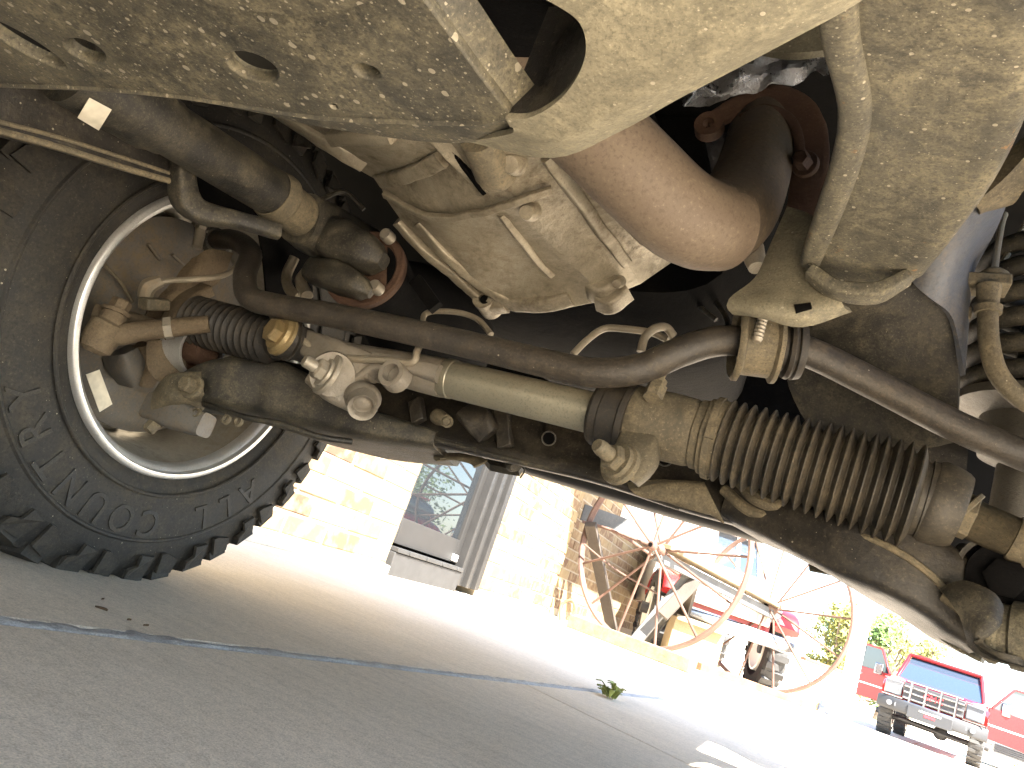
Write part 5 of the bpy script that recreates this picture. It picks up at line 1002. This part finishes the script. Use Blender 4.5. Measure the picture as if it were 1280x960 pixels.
# silver saloon further down the street
b6 = at(1262, 958, d=21.0); b6.z = gz(b6.y)
v = Veh('silver_car', b6, yaw5, 'silver car behind the open right door of the red pickup', 'car')
v.part('body', MT['silver'], lambda m: (m.sweep([(0, 0, .50), (0, .4, .58), (0, 1.3, .66), (0, 4.2, .66)], [.78, .88, .90, .88], [.20, .26, .30, .30], n=28, pw=.45)), bevel=0)
v.part('cabin', MT['vglass'], lambda m: m.sweep([(0, 1.2, .95), (0, 1.9, 1.15), (0, 3.2, 1.15), (0, 3.9, .95)], [.72, .66, .66, .7], [.05, .26, .26, .05], n=24, pw=.5), bevel=0)
v.part('roof', MT['silver'], lambda m: m.box((0, 2.5, 1.415), .6, .75, .02))
for k in range(5): v.part('grille_bar', MT['trim'], lambda m: m.box((0, -.10, .42 + .05 * k), .42, .10, .016), bevel=.002)
for sx in (-1, 1):
    v.part('headlight', MT['lamp'], lambda m: m.box((sx * .62, .02, .62), .15, .08, .07), bevel=.03)
    wheel_part(v, sx * .86, .85, .31, .2, MT['chrome'], .2)

# ------------------------------------------------------------------ porch post, low wall, clutter, trees
def upright(name, x, y, d_, w_, h_, mt, label, cat):
    p = at(x, y, d=d_); p.z = gz(p.y); m = MB(); m.box(p + Vector((0, 0, h_ / 2)), w_ / 2, w_ / 2, h_ / 2); m.box(p + Vector((0, 0, .06)), w_ / 2 + .02, w_ / 2 + .02, .06)
    return tag(m.build(name, mt, origin=p, bevel=.008), label, cat)
upright('porch_post', 1053, 892, 10.5, .20, 2.8, MT['white'], 'square white post left of the red pickup', 'post')
a = at(1000, 838, d=14); b_ = at(1052, 858, d=14)
lw = thing('low_wall', ((a.x + b_.x) / 2, (a.y + b_.y) / 2, gz(14)), 'low white garden wall with terracotta coping left of the post', 'wall')
a.z = b_.z = gz(a.y) + .38; m = MB(); m.bar(a, b_, .08, .38); m.build('wall_face', MT['white'], lw)
a.z = b_.z = gz(a.y) + .79; m = MB(); m.bar(a, b_, .11, .03); m.build('coping', MT['orange'], lw, bevel=.01)
p = at(1036, 884, d=10.0); p.z = gz(p.y); MT['bluebag'] = plain('blue_white_sack', (0.05, 0.07, 0.12), 0.6, 0, 0.5, 14)
m = MB(); m.sweep([p + Vector((0, 0, .0)), p + Vector((.02, 0, .12)), p + Vector((0, .02, .26))], [.13, .15, .08], [.09, .10, .04], up=(0, 1, 0)); m.jitter(.02); tag(m.build('sack', MT['bluebag'], origin=p), 'blue and white sack on the ground beside the post', 'sack')
p = at(1010, 872, d=10.2); p.z = gz(p.y)
m = MB(); m.box(p + Vector((0, 0, .13)), .16, .14, .13); tag(m.build('crate', MT['card'], origin=p, bevel=.01), 'small tan crate left of the blue and white sack', 'crate')
def leafmat(name, c1, c2):
    m, t, b = newmat(name); L = t.links.new; g_ = N(t, 'ShaderNodeNewGeometry'); n_ = N(t, 'ShaderNodeTexNoise', i_Scale=0.9, i_Detail=4.0); tc = N(t, 'ShaderNodeTexCoord'); L(tc.outputs['Object'], n_.inputs['Vector'])
    L(mix(t, ramp(t, n_.outputs[0], [(0.35, 0.0), (0.65, 1.0)]), c1, c2), b.inputs['Base Color']); b.inputs['Roughness'].default_value = 0.6
    b.inputs['Transmission Weight'].default_value = 0.0; return m
MT['leafA'] = leafmat('green_leaves', (0.05, 0.10, 0.022), (0.10, 0.15, 0.035)); MT['leafB'] = leafmat('yellow_green_leaves', (0.13, 0.14, 0.03), (0.19, 0.18, 0.05)); MT['bark'] = plain('bark', (0.10, 0.075, 0.05), 0.9, 0, 0.3, 12)
def tree(base, h_, rx, mt, label, nl=2600, seed=1, low=0.25):
    rnd = random.Random(seed); t = thing('tree', base, label, 'tree', 'trees at the end of the drive')
    base = Vector(base); m = MB(); m.tube([base, base + Vector((.1, 0, h_ * .3)), base + Vector((-.05, .1, h_ * .65))], [.16, .12, .04], 10)
    lobes = []
    for k in range(13):
        a = rnd.uniform(0, 2 * math.pi); rr = rx * rnd.uniform(.15, .75); c = base + Vector((math.cos(a) * rr, math.sin(a) * rr, h_ * rnd.uniform(low + .1, .88))); lobes.append((c, rx * rnd.uniform(.28, .5)))
        m.tube([base + Vector((0, 0, h_ * .28)), base + Vector((math.cos(a) * rr * .5, math.sin(a) * rr * .5, (c.z - base.z) * .7)), c], [.06, .04, .015], 6)
    m.build('trunk', MT['bark'], t)
    f = MB()
    for k in range(nl):
        c, r_ = rnd.choice(lobes); d_ = Vector((rnd.gauss(0, 1), rnd.gauss(0, 1), rnd.gauss(0, .8))).normalized() * r_ * rnd.uniform(.45, 1.08); p = c + d_
        e1 = Vector((rnd.gauss(0, 1), rnd.gauss(0, 1), rnd.gauss(0, 1))).normalized(); e2 = e1.orthogonal().normalized(); s_ = rnd.uniform(.05, .13)
        f.add([p - e1 * s_, p + e2 * s_ * .5, p + e1 * s_, p - e2 * s_ * .5], [(0, 1, 2, 3)])
    tag(f.build('crown', mt, t, smooth=0), kind='stuff')
def ground_at(x, y, d_): p = at(x, y, d=d_); p.z = gz(p.y); return p
tree(ground_at(1030, 880, 24), 3.6, 1.15, MT['leafB'], 'yellow green bushy tree, leftmost behind the low wall', seed=1, low=.05)
tree(ground_at(1062, 880, 25), 4.2, 1.3, MT['leafA'], 'darker green tree directly left of the white post', seed=2, low=.05)
tree(ground_at(1100, 880, 28), 4.6, 1.3, MT['leafB'], 'pale green tree directly right of the white post', seed=3, low=.1)
tree(ground_at(1132, 900, 32), 4.6, 1.4, MT['leafB'], 'yellow green tree above the cab of the red pickup', seed=4, low=.1)
tree(ground_at(1300, 960, 30), 3.0, 1.6, MT['leafB'], 'low yellow green bush behind the silver car', seed=5, low=.05)

# what the glass door mirrors: a red van and trees across the drive, out of frame to the right
b7 = Vector((7.2, 17.5, gz(17.5))); v = Veh('red_van', b7, rad(-70), 'red van reflected in the glass door of the brick building', 'van')
v.part('body', MT['red'], lambda m: m.sweep([(-2.2, 0, .75), (-1.6, 0, .82), (1.6, 0, .82), (2.2, 0, .78)], [.85, .9, .9, .85], [.28, .34, .34, .28], n=24, pw=.4), bevel=0)
v.part('cabin', MT['vglass'], lambda m: m.sweep([(-1.9, 0, 1.2), (-1.4, 0, 1.35), (1.2, 0, 1.35), (1.8, 0, 1.15)], [.7, .75, .75, .7], [.12, .28, .28, .08], n=24, pw=.4), bevel=0)
v.part('roof', MT['red'], lambda m: m.box((-.1, 0, 1.65), 1.45, .72, .03))
for x in (-1.35, 1.35):
    for y in (-.88, .88): v.part('wheel', MT['rubber2'], lambda m: m.lathe((x, y - .1, .34), (x, y + .1, .34), [(0, .26), (.05, .33), (.5, .34), (.95, .33), (1, .26)], 32), bevel=0)
tree(Vector((9.6, 22.6, gz(22.6))), 5.0, 2.2, MT['leafA'], 'broad dark green tree mirrored in the glass door', nl=3500, seed=8, low=.08)
tree(Vector((12.4, 27.0, gz(27))), 5.5, 2.4, MT['leafA'], 'taller green tree beside the one mirrored in the glass door', nl=3500, seed=9, low=.08)


PL = {'wheel': None, 'exhaust_pipe': 'rusty brown exhaust pipe with a dark elbow', 'foil_lagging': 'crumpled silver foil lagging above the exhaust flange', 'sway_bar': 'bent dark sway bar crossing in front of the steering rack', 'steering_rack': 'bare metal steering rack tube with ribbed rubber boots',
      'transmission': 'grimy cast metal transmission housing', 'transmission_crossmember': 'black crossmember plate with oval holes and mud flecks', 'exhaust_flange': 'dark rust exhaust flange', 'coil_spring': 'black coil spring at the right edge', 'drive_shaft': 'dark drive shaft with a white paper label', 'tower_face': 'blue grey inner face of the spring tower'}
for o in list(bpy.data.objects):
    if o.parent == V and PL.get(o.name.split('.')[0]): o['label'] = PL[o.name.split('.')[0]]
rail['label'] = 'tan dust covered frame rail on the right'; lrl['label'] = 'dark frame rail above the left wheel'
